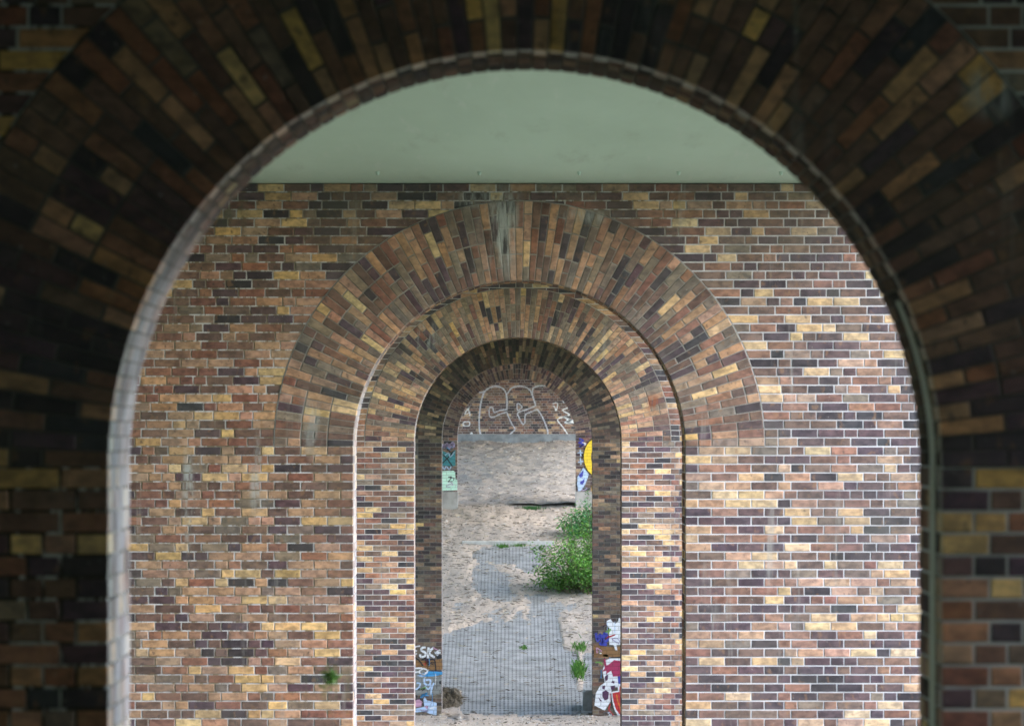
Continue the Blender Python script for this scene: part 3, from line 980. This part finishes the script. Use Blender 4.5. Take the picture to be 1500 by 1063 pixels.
for _ in range(2600):
    y = random.uniform(107, 169) if random.random() < 0.4 else random.uniform(112, 139); x = random.uniform(-2.0, 2.2)
    z = (sand_low(x, y) if y < 140.8 else sand_up(x, y)) + 0.008
    if y < 140.8 and z < pave_z(y) and random.random() < 0.7: continue
    z = max(z, pave_z(y) + 0.006)
    a_ = random.uniform(-0.9, 0.9) + (math.pi if random.random() < 0.5 else 0); L = random.uniform(0.04, 0.20); w_ = random.uniform(0.005, 0.012)
    dx_, dy_ = math.cos(a_) * L, math.sin(a_) * L; dz = pave_z(y + dy_) - pave_z(y) + random.uniform(0, 0.02)
    tw.add([(x, y, z), (x, y, z + w_), (x + dx_ * 0.6, y + dy_ * 0.6 + 0.01, z + dz * 0.6 + w_ * 1.6), (x + dx_, y + dy_, z + dz)], [(0, 3, 2, 1)], random.choice([(0.08, 0.06, 0.04), (0.13, 0.10, 0.065), (0.05, 0.04, 0.03), (0.34, 0.29, 0.21)]))
tag(tw.build("litter", M_STONE), "dry twigs and stalks strewn over the sandy slope", "litter", kind="stuff")
tag(gv.build("gravel", M_STONE), "small loose stones scattered over the sandy slope", "gravel", kind="stuff")

# ------------------------------------------------------------------ block and thatch heap behind the fourth arch
def rough_block(name, x0, x1, y0, y1, z0, z1, mat):
    bm = bmesh.new()
    bmesh.ops.create_cube(bm, size=1.0)
    bmesh.ops.bevel(bm, geom=bm.edges[:], offset=0.06, segments=2, affect='EDGES')
    bmesh.ops.subdivide_edges(bm, edges=bm.edges[:], cuts=2, use_grid_fill=True)
    for v in bm.verts:
        p = Vector(((x0 + x1) / 2 + v.co.x * (x1 - x0), (y0 + y1) / 2 + v.co.y * (y1 - y0), (z0 + z1) / 2 + v.co.z * (z1 - z0)))
        v.co = p + mnoise.noise_vector(p * 5) * 0.018
    me = bpy.data.meshes.new(name); bm.to_mesh(me); bm.free(); me.materials.append(mat)
    return link(bpy.data.objects.new(name, me))
zf = pave_z(111.2)
blk = rough_block("concrete_block", 1.43, 2.1, 111.15, 111.8, zf - 0.2, zf + 0.43, M_CONC)
tag(blk, "squat concrete block half hidden behind the right jamb of the fourth arch", "block")
hp = MB()
Nn = 26
for j in range(Nn + 1):
    for i in range(Nn + 1):
        u, v = i / Nn * 2 - 1, j / Nn * 2 - 1
        x = -1.52 + u * 0.46; y = 112.3 + v * 1.2
        r = math.sqrt(u * u + v * v)
        z = pave_z(y) - 0.06 + 0.24 * max(1 - r ** 2.2, -0.2) + 0.2 * mnoise.noise(Vector((x * 6, y * 4, 7))) + 0.06 * mnoise.noise(Vector((x * 17, y * 11, 7)))
        hp.v.append((x, y, z))
hp.f = [(j * (Nn + 1) + i, j * (Nn + 1) + i + 1, (j + 1) * (Nn + 1) + i + 1, (j + 1) * (Nn + 1) + i) for j in range(Nn) for i in range(Nn)]
hpo = hp.build("thatch_heap", M_DRY)
tag(hpo, "low heap of dry brown plant litter beside the left graffiti jamb", "litter heap")
hb = MB()
for _ in range(900):
    u, v = random.uniform(-0.9, 0.9), random.uniform(-0.9, 0.9)
    if u * u + v * v > 0.85: continue
    x = -1.52 + u * 0.46; y = 112.3 + v * 1.2
    z = pave_z(y) - 0.06 + 0.26 * (1 - (u * u + v * v) ** 1.1)
    a_ = random.uniform(0, 6.28); L = random.uniform(0.08, 0.22); h_ = random.uniform(0.0, 0.12)
    dx_, dy_ = math.cos(a_) * L, math.sin(a_) * L
    w_ = 0.008
    c_ = random.choice([(0.16, 0.12, 0.07), (0.09, 0.07, 0.045), (0.22, 0.18, 0.11), (0.05, 0.04, 0.03)])
    hb.add([(x, y, z), (x + w_, y, z + w_), (x + dx_, y + dy_, z + h_)], [(0, 1, 2)], c_)
link(bpy.data.objects.new("dry_stalks", hb.mesh("dry_stalks", attr_mat("dry stalks"))), hpo)['kind'] = "stuff"

# ------------------------------------------------------------------ plants
GREENS = [(0.06, 0.15, 0.028), (0.085, 0.19, 0.035), (0.045, 0.115, 0.025), (0.11, 0.22, 0.05), (0.07, 0.17, 0.05)]
BRIGHT = [(0.10, 0.23, 0.04), (0.14, 0.28, 0.055), (0.075, 0.19, 0.04), (0.18, 0.32, 0.08), (0.06, 0.15, 0.04)]
def leaf(mb_, p, dirv, L, W, col):
    d_ = dirv.normalized()
    s_ = d_.cross(Vector((random.uniform(-1, 1), random.uniform(-1, 1), random.uniform(0.2, 1)))).normalized()
    nrm = s_.cross(d_)
    a_ = p; b_ = p + d_ * L * 0.5 + s_ * W; c_ = p + d_ * L - nrm * L * 0.15; e_ = p + d_ * L * 0.5 - s_ * W
    mb_.add([tuple(a_), tuple(b_), tuple(c_), tuple(e_)], [(0, 1, 2, 3)], col)
def tube(mb_, pts, r0, r1, n=5, col=None):
    V = []; Fc = []
    for i, p in enumerate(pts):
        r = r0 + (r1 - r0) * i / (len(pts) - 1)
        for k_ in range(n):
            a_ = 2 * math.pi * k_ / n
            V.append((p[0] + r * math.cos(a_), p[1] + r * math.sin(a_), p[2]))
    for i in range(len(pts) - 1):
        for k_ in range(n):
            Fc.append((i * n + k_, i * n + (k_ + 1) % n, (i + 1) * n + (k_ + 1) % n, (i + 1) * n + k_))
    mb_.add(V, Fc, col)
def shrub(label, cx, cy, base, shoots, hmin, hmax, spread, leaves, lsize, greens):
    root = empty("shrub", (cx, cy, base))
    tag(root, label, "shrub")
    st, lf = MB(), MB()
    for s in range(shoots):
        a_ = random.uniform(0, 6.28); rr = spread * math.sqrt(random.random())
        h_ = random.uniform(hmin, hmax) * (1 - 0.55 * (rr / spread) ** 1.5)
        p0 = Vector((math.cos(a_) * rr * 0.45, math.sin(a_) * rr * 0.45, -0.1))
        tip = Vector((math.cos(a_) * rr, math.sin(a_) * rr, h_))
        droop = random.uniform(0.02, 0.22)
        pts = []
        for i in range(7):
            u = i / 6
            p = p0.lerp(tip, u); p.z += 0.25 * h_ * math.sin(u * math.pi * 0.6) - droop * u * u
            p += Vector((random.uniform(-0.03, 0.03), random.uniform(-0.03, 0.03), 0))
            pts.append(p)
        tube(st, pts, 0.011, 0.003, 4)
        tone = random.choice([0.55, 0.8, 1.0, 1.2, 1.4])
        for l in range(leaves):
            u = random.uniform(0.12, 1.0) ** 0.8
            i = min(int(u * 6), 5); f = u * 6 - i
            p = pts[i].lerp(pts[i + 1], f)
            off = Vector((random.gauss(0, 0.10), random.gauss(0, 0.10), random.gauss(0, 0.07)))
            c_ = random.choice(greens); q = tone * random.uniform(0.8, 1.2)
            leaf(lf, p + off, Vector((random.uniform(-1, 1), random.uniform(-1, 1), random.uniform(-0.7, 0.7))), lsize * random.uniform(0.6, 1.3), lsize * 0.24, tuple(v * q for v in c_))
    st.build("stems", M_STEM, root)
    tag(lf.build("leaves", M_LEAF, root), kind="stuff")
    return root
def gz(y): return pave_z(y)
shrub("big bright green leafy shrub on the slope, cut off by the fourth arch jamb", 1.82, 126.6, gz(126.6), 150, 0.4, 2.0, 1.5, 72, 0.082, BRIGHT)
shrub("smaller bluish green shrub higher up the slope behind the big one", 2.0, 135.0, gz(135.0), 56, 0.45, 1.05, 0.9, 75, 0.08, [(0.07, 0.20, 0.08), (0.09, 0.25, 0.10), (0.05, 0.14, 0.06)])

def tuft(label, xp, yp, n, L, spr, ylen=0.4, greens=GREENS, root=None):
    # find the slope point under that place
    y = 120.0
    for _ in range(60):
        _, q = project(0, gz(y) + 0.03, y)
        y += (q - yp) * 0.08
    x = (xp - VX) * y / F
    base = max(sand_low(x, y) if y < 140.7 else sand_up(x, y), gz(y) - 0.02) - 0.02
    mb_ = MB()
    for _ in range(n):
        dx_, dy_ = random.gauss(0, spr), random.gauss(0, ylen)
        p = Vector((dx_, dy_, gz(y + dy_) - gz(y)))
        t_ = p + Vector((random.gauss(0, L * 0.4), random.gauss(0, L * 0.4), L * random.uniform(0.5, 1.2)))
        w_ = random.uniform(0.006, 0.012)
        c_ = random.choice(greens); q = random.uniform(0.8, 1.3)
        m0 = p.lerp(t_, 0.55) + Vector((0, 0, L * 0.2))
        mb_.add([(p.x - w_, p.y, p.z), (p.x + w_, p.y, p.z), (m0.x + w_ * 0.7, m0.y, m0.z), (m0.x - w_ * 0.7, m0.y, m0.z), tuple(t_)], [(0, 1, 2, 3), (3, 2, 4)], tuple(v * q for v in c_))
    o = empty("grass_tuft", (x, y, base))
    tag(mb_.build("blades", M_LEAF, o), kind="stuff")
    tag(o, label, "grass tuft")
    return o
tuft("long bright green grass tuft growing through paving near the right jamb", 848, 982, 420, 0.16, 0.06, 0.5)
tuft("thin grass tuft above the long one at the paving's edge", 850, 950, 130, 0.10, 0.07, 0.35)
tuft("tiny green tuft in the middle of the grid paving", 767, 947, 60, 0.10, 0.04, 0.12)
tuft("dark green tuft on the left of the pale kerb", 737, 799, 110, 0.12, 0.09, 0.12)
tuft("dark green tuft on the pale kerb nearer the shrub", 761, 797, 90, 0.10, 0.09, 0.12)
tuft("low dark weeds at the eroded ledge under the last arch", 778, 744, 200, 0.09, 0.15, 0.12, [(0.04, 0.11, 0.04), (0.05, 0.13, 0.05)])

# slim weed standing between the first two piers, out of focus
wy = 24.0
wx, wz = px(484, 992, wy)
wroot = empty("tall_weed", (wx, wy, float(prof(wy))))
tag(wroot, "blurred green weed tip before the left wall of the second pier", "weed")
hh = wz - float(prof(wy))
st, lf = MB(), MB()
tube(st, [(0.06, 0.0, -0.05), (0.03, 0.02, hh * 0.5), (0.0, 0.0, hh)], 0.0025, 0.001, 5)
for _ in range(110):
    p = Vector((random.gauss(0, 0.017), random.gauss(0, 0.015), hh + random.gauss(-0.005, 0.018)))
    leaf(lf, p, Vector((random.uniform(-1, 1), random.uniform(-1, 1), random.uniform(-0.2, 1))), 0.03, 0.006, random.choice(GREENS))
for _ in range(10):
    u = random.uniform(0.3, 0.9)
    leaf(lf, Vector((0.03 * (1 - u), 0, hh * u)), Vector((random.uniform(-1, 1), random.uniform(-1, 1), 0.3)), 0.035, 0.004, random.choice(GREENS))
st.build("stem", M_STEM, wroot); lf.build("leaves", M_LEAF, wroot)

# foliage added beside the bridge, out of view, to shade piers and cut left light
wd = MB()
def shade_canopy(x, y, zc, r, n):
    for _ in range(n):
        v = Vector((random.gauss(0, 1), random.gauss(0, 1), random.gauss(0, 1))).normalized() * r * random.uniform(0.55, 1.0)
        p = Vector((x, y, zc)) + Vector((v.x, v.y, v.z * 1.3))
        L = random.uniform(0.35, 0.6)
        leaf(wd, p, Vector((random.uniform(-1, 1), random.uniform(-1, 1), random.uniform(-1, 1))), L, L * 0.34, tuple(c_ * random.uniform(0.6, 1.0) for c_ in random.choice(GREENS)))
def shade_trees(side, y0, y1, step, dens):
    y = y0
    while y < y1:
        x = side * random.uniform(11.5, 14.0)
        zg = float(prof(y))
        for q in range(3):
            shade_canopy(x + random.uniform(-1, 1), y + random.uniform(-1, 1), zg + 2.0 + q * 3.2, 3.4 - q * 0.4, dens)
        y += step
shade_trees(-1, -24, 18, 3.2, 700); shade_trees(1, -24, 20, 3.0, 700)
shade_trees(-1, 19, 48, 3.4, 620); shade_trees(-1, 50, 78, 3.6, 500)
shade_trees(-1, 84, 107, 3.6, 420); shade_trees(1, 82, 107, 3.2, 600)
shade_trees(-1, 112, 140, 4.5, 420); shade_trees(1, 110, 137, 4.5, 420); shade_trees(1, 143, 172, 5.0, 170)
wo = wd.build("foliage_screen", M_LEAF)
tag(wo, "green foliage added unseen along both sides of the bridge for shade", "foliage_screen", kind="stuff")

# ------------------------------------------------------------------ graffiti
def ribbon(pts, wpx, D, close=False):
    s = D / F
    P = [Vector(((p[0] - VX) * s, (VY - p[1]) * s + Z0)) for p in pts]
    # resample with Catmull-Rom
    Q = []
    n_ = len(P)
    seg = n_ if close else n_ - 1
    for i in range(seg):
        p1, p2 = P[i % n_], P[(i + 1) % n_]
        p0 = P[(i - 1) % n_] if (close or i > 0) else p1
        p3 = P[(i + 2) % n_] if (close or i + 2 < n_) else p2
        for u in (0, 0.25, 0.5, 0.75):
            Q.append(0.5 * ((2 * p1) + (p2 - p0) * u + (2 * p0 - 5 * p1 + 4 * p2 - p3) * u * u + (3 * p1 - p0 - 3 * p2 + p3) * u ** 3))
    Q.append(P[0] if close else P[-1])
    V = []; Fc = []
    for i, q in enumerate(Q):
        a_ = Q[max(i - 1, 0)]; b_ = Q[min(i + 1, len(Q) - 1)]
        t_ = (b_ - a_)
        t_ = t_.normalized() if t_.length > 0 else Vector((1, 0))
        n2 = Vector((-t_.y, t_.x)); hw = wpx * (0.72 if D > 160 else 1.0) * s * 0.5 * random.uniform(0.85, 1.12)
        V += [(q.x + n2.x * hw, q.y + n2.y * hw), (q.x - n2.x * hw, q.y - n2.y * hw)]
    for i in range(len(Q) - 1):
        Fc.append((2 * i, 2 * i + 1, 2 * i + 3, 2 * i + 2))
    return V, Fc
def blob(pts, D):
    s = D / F
    P = [((p[0] - VX) * s, (VY - p[1]) * s + Z0) for p in pts]
    return P, [tuple(range(len(P)))]
LAYER = [0]
def paint(root, colour, shapes, front=0.010, name="graffiti"):
    D = root.location.y
    LAYER[0] += 1
    yb = -front - 0.0012 * (LAYER[0] % 14)
    for sh in shapes:
        mb_ = MB()
        if sh[0] == 'r': V, Fc = ribbon(sh[1], sh[2], D, len(sh) > 3)
        else: V, Fc = blob(sh[1], D)
        mb_.add([(x - DX, yb, z - root.location.z) for (x, z) in V], Fc)
        o = mb_.build(name, PAINT[colour], root)
        me = o.data
        bm = bmesh.new(); bm.from_mesh(me); bmesh.ops.triangulate(bm, faces=bm.faces[:]); bmesh.ops.recalc_face_normals(bm, faces=bm.faces[:]); bm.to_mesh(me); bm.free()
def z1_(l): return [(640 + x / 6.25, 540 + y / 6.25) for x, y in l]
# abutment: large outlined letters
paint(ab, 'silver', [
    ('r', z1_([(385, 218), (430, 212), (470, 180), (530, 160), (590, 172), (630, 215), (642, 290), (640, 372)]), 3.0),
    ('r', z1_([(432, 215), (405, 300), (390, 420), (388, 540), (405, 625)]), 3.0),
    ('r', z1_([(640, 372), (580, 380), (525, 398), (512, 360), (488, 352), (478, 390), (488, 440), (530, 438), (575, 415), (640, 395)]), 2.2),
    ('r', z1_([(640, 395), (660, 450), (690, 510), (715, 550), (690, 580), (650, 615)]), 2.4),
    ('r', z1_([(645, 230), (680, 180), (740, 160), (810, 168), (855, 200), (880, 260), (905, 335)]), 3.0),
    ('r', z1_([(875, 235), (880, 180), (920, 160), (990, 155), (1040, 180)]), 2.6),
    ('r', z1_([(905, 338), (830, 370), (740, 402), (755, 450), (785, 505), (805, 490), (810, 420), (860, 395), (920, 370)]), 2.4),
    ('r', z1_([(738, 315), (780, 350), (738, 380)]), 2.2, 1),
    ('r', z1_([(920, 370), (960, 430), (995, 510), (1015, 570), (1012, 615)]), 2.6),
])
paint(ab, 'white', [
    ('r', z1_([(1060, 318), (1105, 318), (1090, 385), (1080, 350), (1060, 340)]), 2.0),
    ('r', z1_([(1200, 430), (1105, 462), (1150, 530), (1195, 600), (1180, 635)]), 2.2),
    ('r', z1_([(1150, 290), (1200, 350), (1150, 380), (1215, 420), (1160, 440), (1230, 470), (1170, 490), (1260, 505)]), 2.6),
    ('b', z1_([(1180, 455), (1262, 470), (1262, 512), (1190, 495)])),
    ('r', z1_([(315, 330), (255, 410), (300, 405), (300, 430)]), 2.0),
    ('r', z1_([(315, 330), (290, 370), (300, 405)]), 2.0),
    ('r', z1_([(245, 490), (295, 485), (295, 520), (245, 520)]), 2.0, 1),
    ('r', z1_([(300, 610), (320, 585), (325, 612)]), 2.0),
])
for xp in (405, 650, 685, 1035, 1185):
    pass
# fifth pier
p5, p4, p3 = piers[4], piers[3], piers[2]
def zl(l): return [(640 + x / 8.175, 630 + y / 8.175) for x, y in l]
def zr(l): return [(835 + x / 8.175, 630 + y / 8.175) for x, y in l]
paint(p5, 'lilac', [('r', zl([(20, 170), (60, 165), (90, 205), (120, 160), (150, 210), (185, 150), (205, 180), (190, 205)]), 3.2), ('r', zl([(20, 190), (70, 200), (130, 180), (205, 165)]), 2.4)])
paint(p5, 'teal', [('b', zl([(0, 270), (60, 240), (110, 262), (160, 280), (220, 230), (222, 420), (190, 432), (100, 425), (0, 420)]))])
paint(p5, 'black', [('r', zl([(50, 270), (120, 340), (185, 430)]), 1.6), ('r', zl([(185, 275), (120, 340), (50, 410)]), 1.6)])
paint(p5, 'pale', [('r', zl([(100, 300), (140, 270), (160, 320), (210, 260)]), 1.2), ('r', zl([(40, 470), (60, 430), (90, 470), (110, 430), (150, 470), (170, 430)]), 1.6)])
paint(p5, 'mint', [('b', zl([(0, 490), (200, 483), (218, 500), (222, 585), (244, 592), (244, 715), (60, 722), (0, 715)]))])
paint(p5, 'black', [('r', zl([(135, 560), (175, 560), (150, 600), (135, 615), (190, 612)]), 1.2), ('r', zl([(150, 565), (205, 570), (195, 600)]), 1.2)])
paint(p5, 'blue', [('r', zr([(110, 100), (160, 125), (105, 150), (160, 165), (120, 200)]), 2.6), ('r', zr([(110, 195), (160, 180)]), 2.2)])
paint(p5, 'pale', [('r', zr([(90, 270), (155, 268)]), 1.6), ('r', zr([(120, 230), (130, 310)]), 1.6), ('r', zr([(95, 380), (160, 370)]), 1.6), ('r', zr([(125, 335), (130, 410)]), 1.6),
                   ('b', zr([(160, 445), (222, 520), (215, 560), (180, 650), (130, 720), (100, 735), (85, 650), (88, 560)]))])
def yel(r0, r1, n_=14):
    cx, cy = 330, 320
    return [(cx - r0 * 1.0 * math.cos(R(q)) * 0.72, cy + r0 * math.sin(R(q)) * 1.0) for q in np.linspace(-80, 80, n_)] + [(cx - r1 * math.cos(R(q)) * 0.62, cy + r1 * math.sin(R(q))) for q in np.linspace(80, -80, n_)]
paint(p5, 'black', [('b', zr(yel(238, 118)))])
paint(p5, 'yellow', [('b', zr(yel(228, 128))), ('r', zr([(275, 640), (262, 700), (272, 745)]), 1.2)])
paint(p5, 'blue', [('b', zr([(165, 470), (155, 545), (130, 570), (108, 555), (110, 530), (130, 510)])), ('b', zr([(175, 570), (170, 620), (150, 650), (120, 640), (122, 610), (150, 600)]))])
# fourth pier, left jamb
def gl(l): return [(590 + x / 7.434, 920 + y / 7.434) for x, y in l]
def gr(l): return [(860 + x / 5.81, 880 + y / 5.81) for x, y in l]
paint(p4, 'ochre', [('b', gl([(100, 340), (180, 345), (250, 355), (432, 330), (432, 445), (330, 450), (240, 440), (150, 420), (100, 430)])), ('b', gr([(55, 370), (120, 380), (200, 390), (320, 380), (320, 470), (60, 480)]))])
paint(p4, 'grey', [('b', gl([(90, 430), (200, 425), (300, 520), (425, 520), (420, 700), (300, 740), (120, 720), (90, 600)]))])
paint(p4, 'sky', [('b', gl([(180, 500), (280, 465), (432, 470), (432, 500), (330, 520), (200, 525)]))])
paint(p4, 'white', [
    ('r', gl([(250, 205), (210, 210), (205, 240), (245, 262), (240, 300), (195, 305), (190, 280)]), 3.2),
    ('r', gl([(283, 205), (275, 260), (275, 325)]), 3.2), ('r', gl([(340, 205), (285, 262), (345, 315)]), 3.2),
    ('r', gl([(350, 265), (412, 262)]), 3.0), ('r', gl([(360, 262), (395, 235), (412, 240)]), 2.0),
    ('r', gl([(90, 210), (150, 195), (190, 190)]), 2.0), ('r', gl([(90, 250), (155, 240)]), 2.0), ('r', gl([(90, 280), (155, 275)]), 2.0),
    ('r', gl([(190, 450), (180, 480), (230, 500), (270, 460), (225, 435), (195, 455)]), 2.4), ('r', gl([(90, 440), (165, 430), (210, 430)]), 2.2), ('r', gl([(120, 480), (170, 470)]), 2.2)])
paint(p4, 'black', [('r', gl([(140, 320), (180, 350), (220, 405)]), 2.0), ('r', gl([(200, 345), (250, 325), (285, 360), (280, 395)]), 2.0), ('r', gl([(300, 335), (345, 345), (355, 395), (360, 455)]), 1.8), ('b', gl([(360, 300), (390, 285), (425, 285), (425, 325), (375, 330)])), ('b', gl([(395, 575), (420, 565), (422, 610), (398, 600)]))])
paint(p4, 'pale', [
    ('r', gl([(235, 540), (240, 600), (290, 610), (300, 560), (250, 560)]), 2.6), ('r', gl([(340, 590), (315, 650), (305, 720)]), 2.4), ('r', gl([(240, 625), (280, 660), (310, 610)]), 2.2),
    ('r', gl([(90, 660), (160, 655), (190, 600), (150, 590)]), 2.2),
    ('b', gl([(225, 770), (240, 740), (262, 780), (330, 795), (370, 810), (368, 945), (290, 925), (240, 900), (150, 912), (90, 900), (90, 880), (235, 850)]))])
paint(p4, 'pink', [('b', gl([(90, 790), (180, 770), (215, 800), (200, 850), (90, 860)])), ('r', gl([(240, 850), (270, 850), (255, 870)]), 2.4)])
# fourth pier, right jamb
paint(p4, 'white', [
    ('b', gr([(165, 170), (200, 150), (215, 175), (245, 190), (262, 170), (270, 142), (300, 142), (300, 372), (250, 372), (258, 420), (240, 415), (225, 372), (190, 370), (185, 300), (190, 230), (165, 200)])),
    ('b', gr([(160, 500), (200, 485), (310, 485), (310, 690), (270, 730), (210, 730), (200, 850), (150, 930), (62, 885), (75, 780), (110, 720), (150, 690), (130, 590)]))])
paint(p4, 'blue', [('r', gr([(75, 270), (90, 340), (110, 280), (130, 340), (150, 270), (175, 330), (110, 360), (170, 370)]), 4.0), ('b', gr([(260, 640), (310, 620), (310, 710), (265, 700)]))])
paint(p4, 'crimson', [('b', gr([(180, 540), (230, 500), (310, 510), (310, 635), (220, 640), (205, 590), (160, 620), (165, 590), (125, 600), (150, 570), (140, 490), (155, 490), (165, 545)]))])
paint(p4, 'plum', [('b', gr([(130, 770), (160, 755), (185, 775), (180, 830), (150, 845), (130, 810)])), ('b', gr([(205, 690), (215, 675), (235, 680), (230, 700)])), ('b', gr([(130, 720), (155, 715), (150, 750), (130, 745)])),
                   ('b', gr([(95, 815), (130, 850), (110, 850)])), ('b', gr([(200, 720), (240, 715), (230, 755), (205, 750)])), ('b', gr([(150, 640), (180, 620), (175, 670), (155, 680)]))])
paint(p4, 'white', [('b', gr([(205, 770), (262, 760), (262, 715), (310, 710), (310, 1010), (270, 985), (235, 930), (215, 860)]))])
paint(p4, 'red', [('b', gr([(215, 780), (275, 770), (275, 725), (310, 722), (310, 990), (275, 960), (245, 915), (225, 850)])), ('r', gr([(200, 870), (185, 920), (215, 955), (240, 995)]), 1.4)])
paint(p4, 'orange', [('r', gr([(250, 790), (262, 850), (290, 920)]), 1.6)])
paint(p4, 'green', [('r', gr([(135, 465), (165, 460), (170, 475)]), 3.0), ('r', gr([(70, 520), (110, 520), (130, 540)]), 2.0)])

# older tags and runs under and between the big pieces
def scribble(x0, x1, y0, y1, n_):
    pts = []
    cx, cy = random.uniform(x0 + 4, x1 - 4), random.uniform(y0 + 3, y1 - 3)
    for i in range(n_):
        pts.append((min(max(cx + random.uniform(-7, 7), x0), x1), min(max(cy + random.uniform(-4, 4), y0), y1)))
    return pts
for (x0, x1, y0, y1) in ((609.5, 645, 948, 1046), (872.5, 909, 908, 1050)):
    for colour in ('white', 'black', 'pale', 'pink', 'silver', 'green', 'red', 'lilac', 'white', 'black', 'sky', 'plum'):
        paint(p4, colour, [('r', scribble(x0, x1, y0, y1, random.choice([4, 5, 6])), random.uniform(0.9, 1.7))])
    for _ in range(7):
        xx, yy_ = random.uniform(x0 + 1, x1 - 1), random.uniform(y0, y1 - 22)
        paint(p4, random.choice(['white', 'pale', 'sky', 'red', 'black']), [('r', [(xx, yy_), (xx + 0.2, yy_ + 6), (xx, yy_ + random.uniform(9, 18))], 0.8)])
for (x0, x1, y0, y1) in ((649, 667, 645, 716), (847, 860, 640, 725)):
    for colour in ('white', 'black', 'lilac', 'sky'):
        paint(p5, colour, [('r', scribble(x0, x1, y0, y1, 4), random.uniform(0.8, 1.2))])
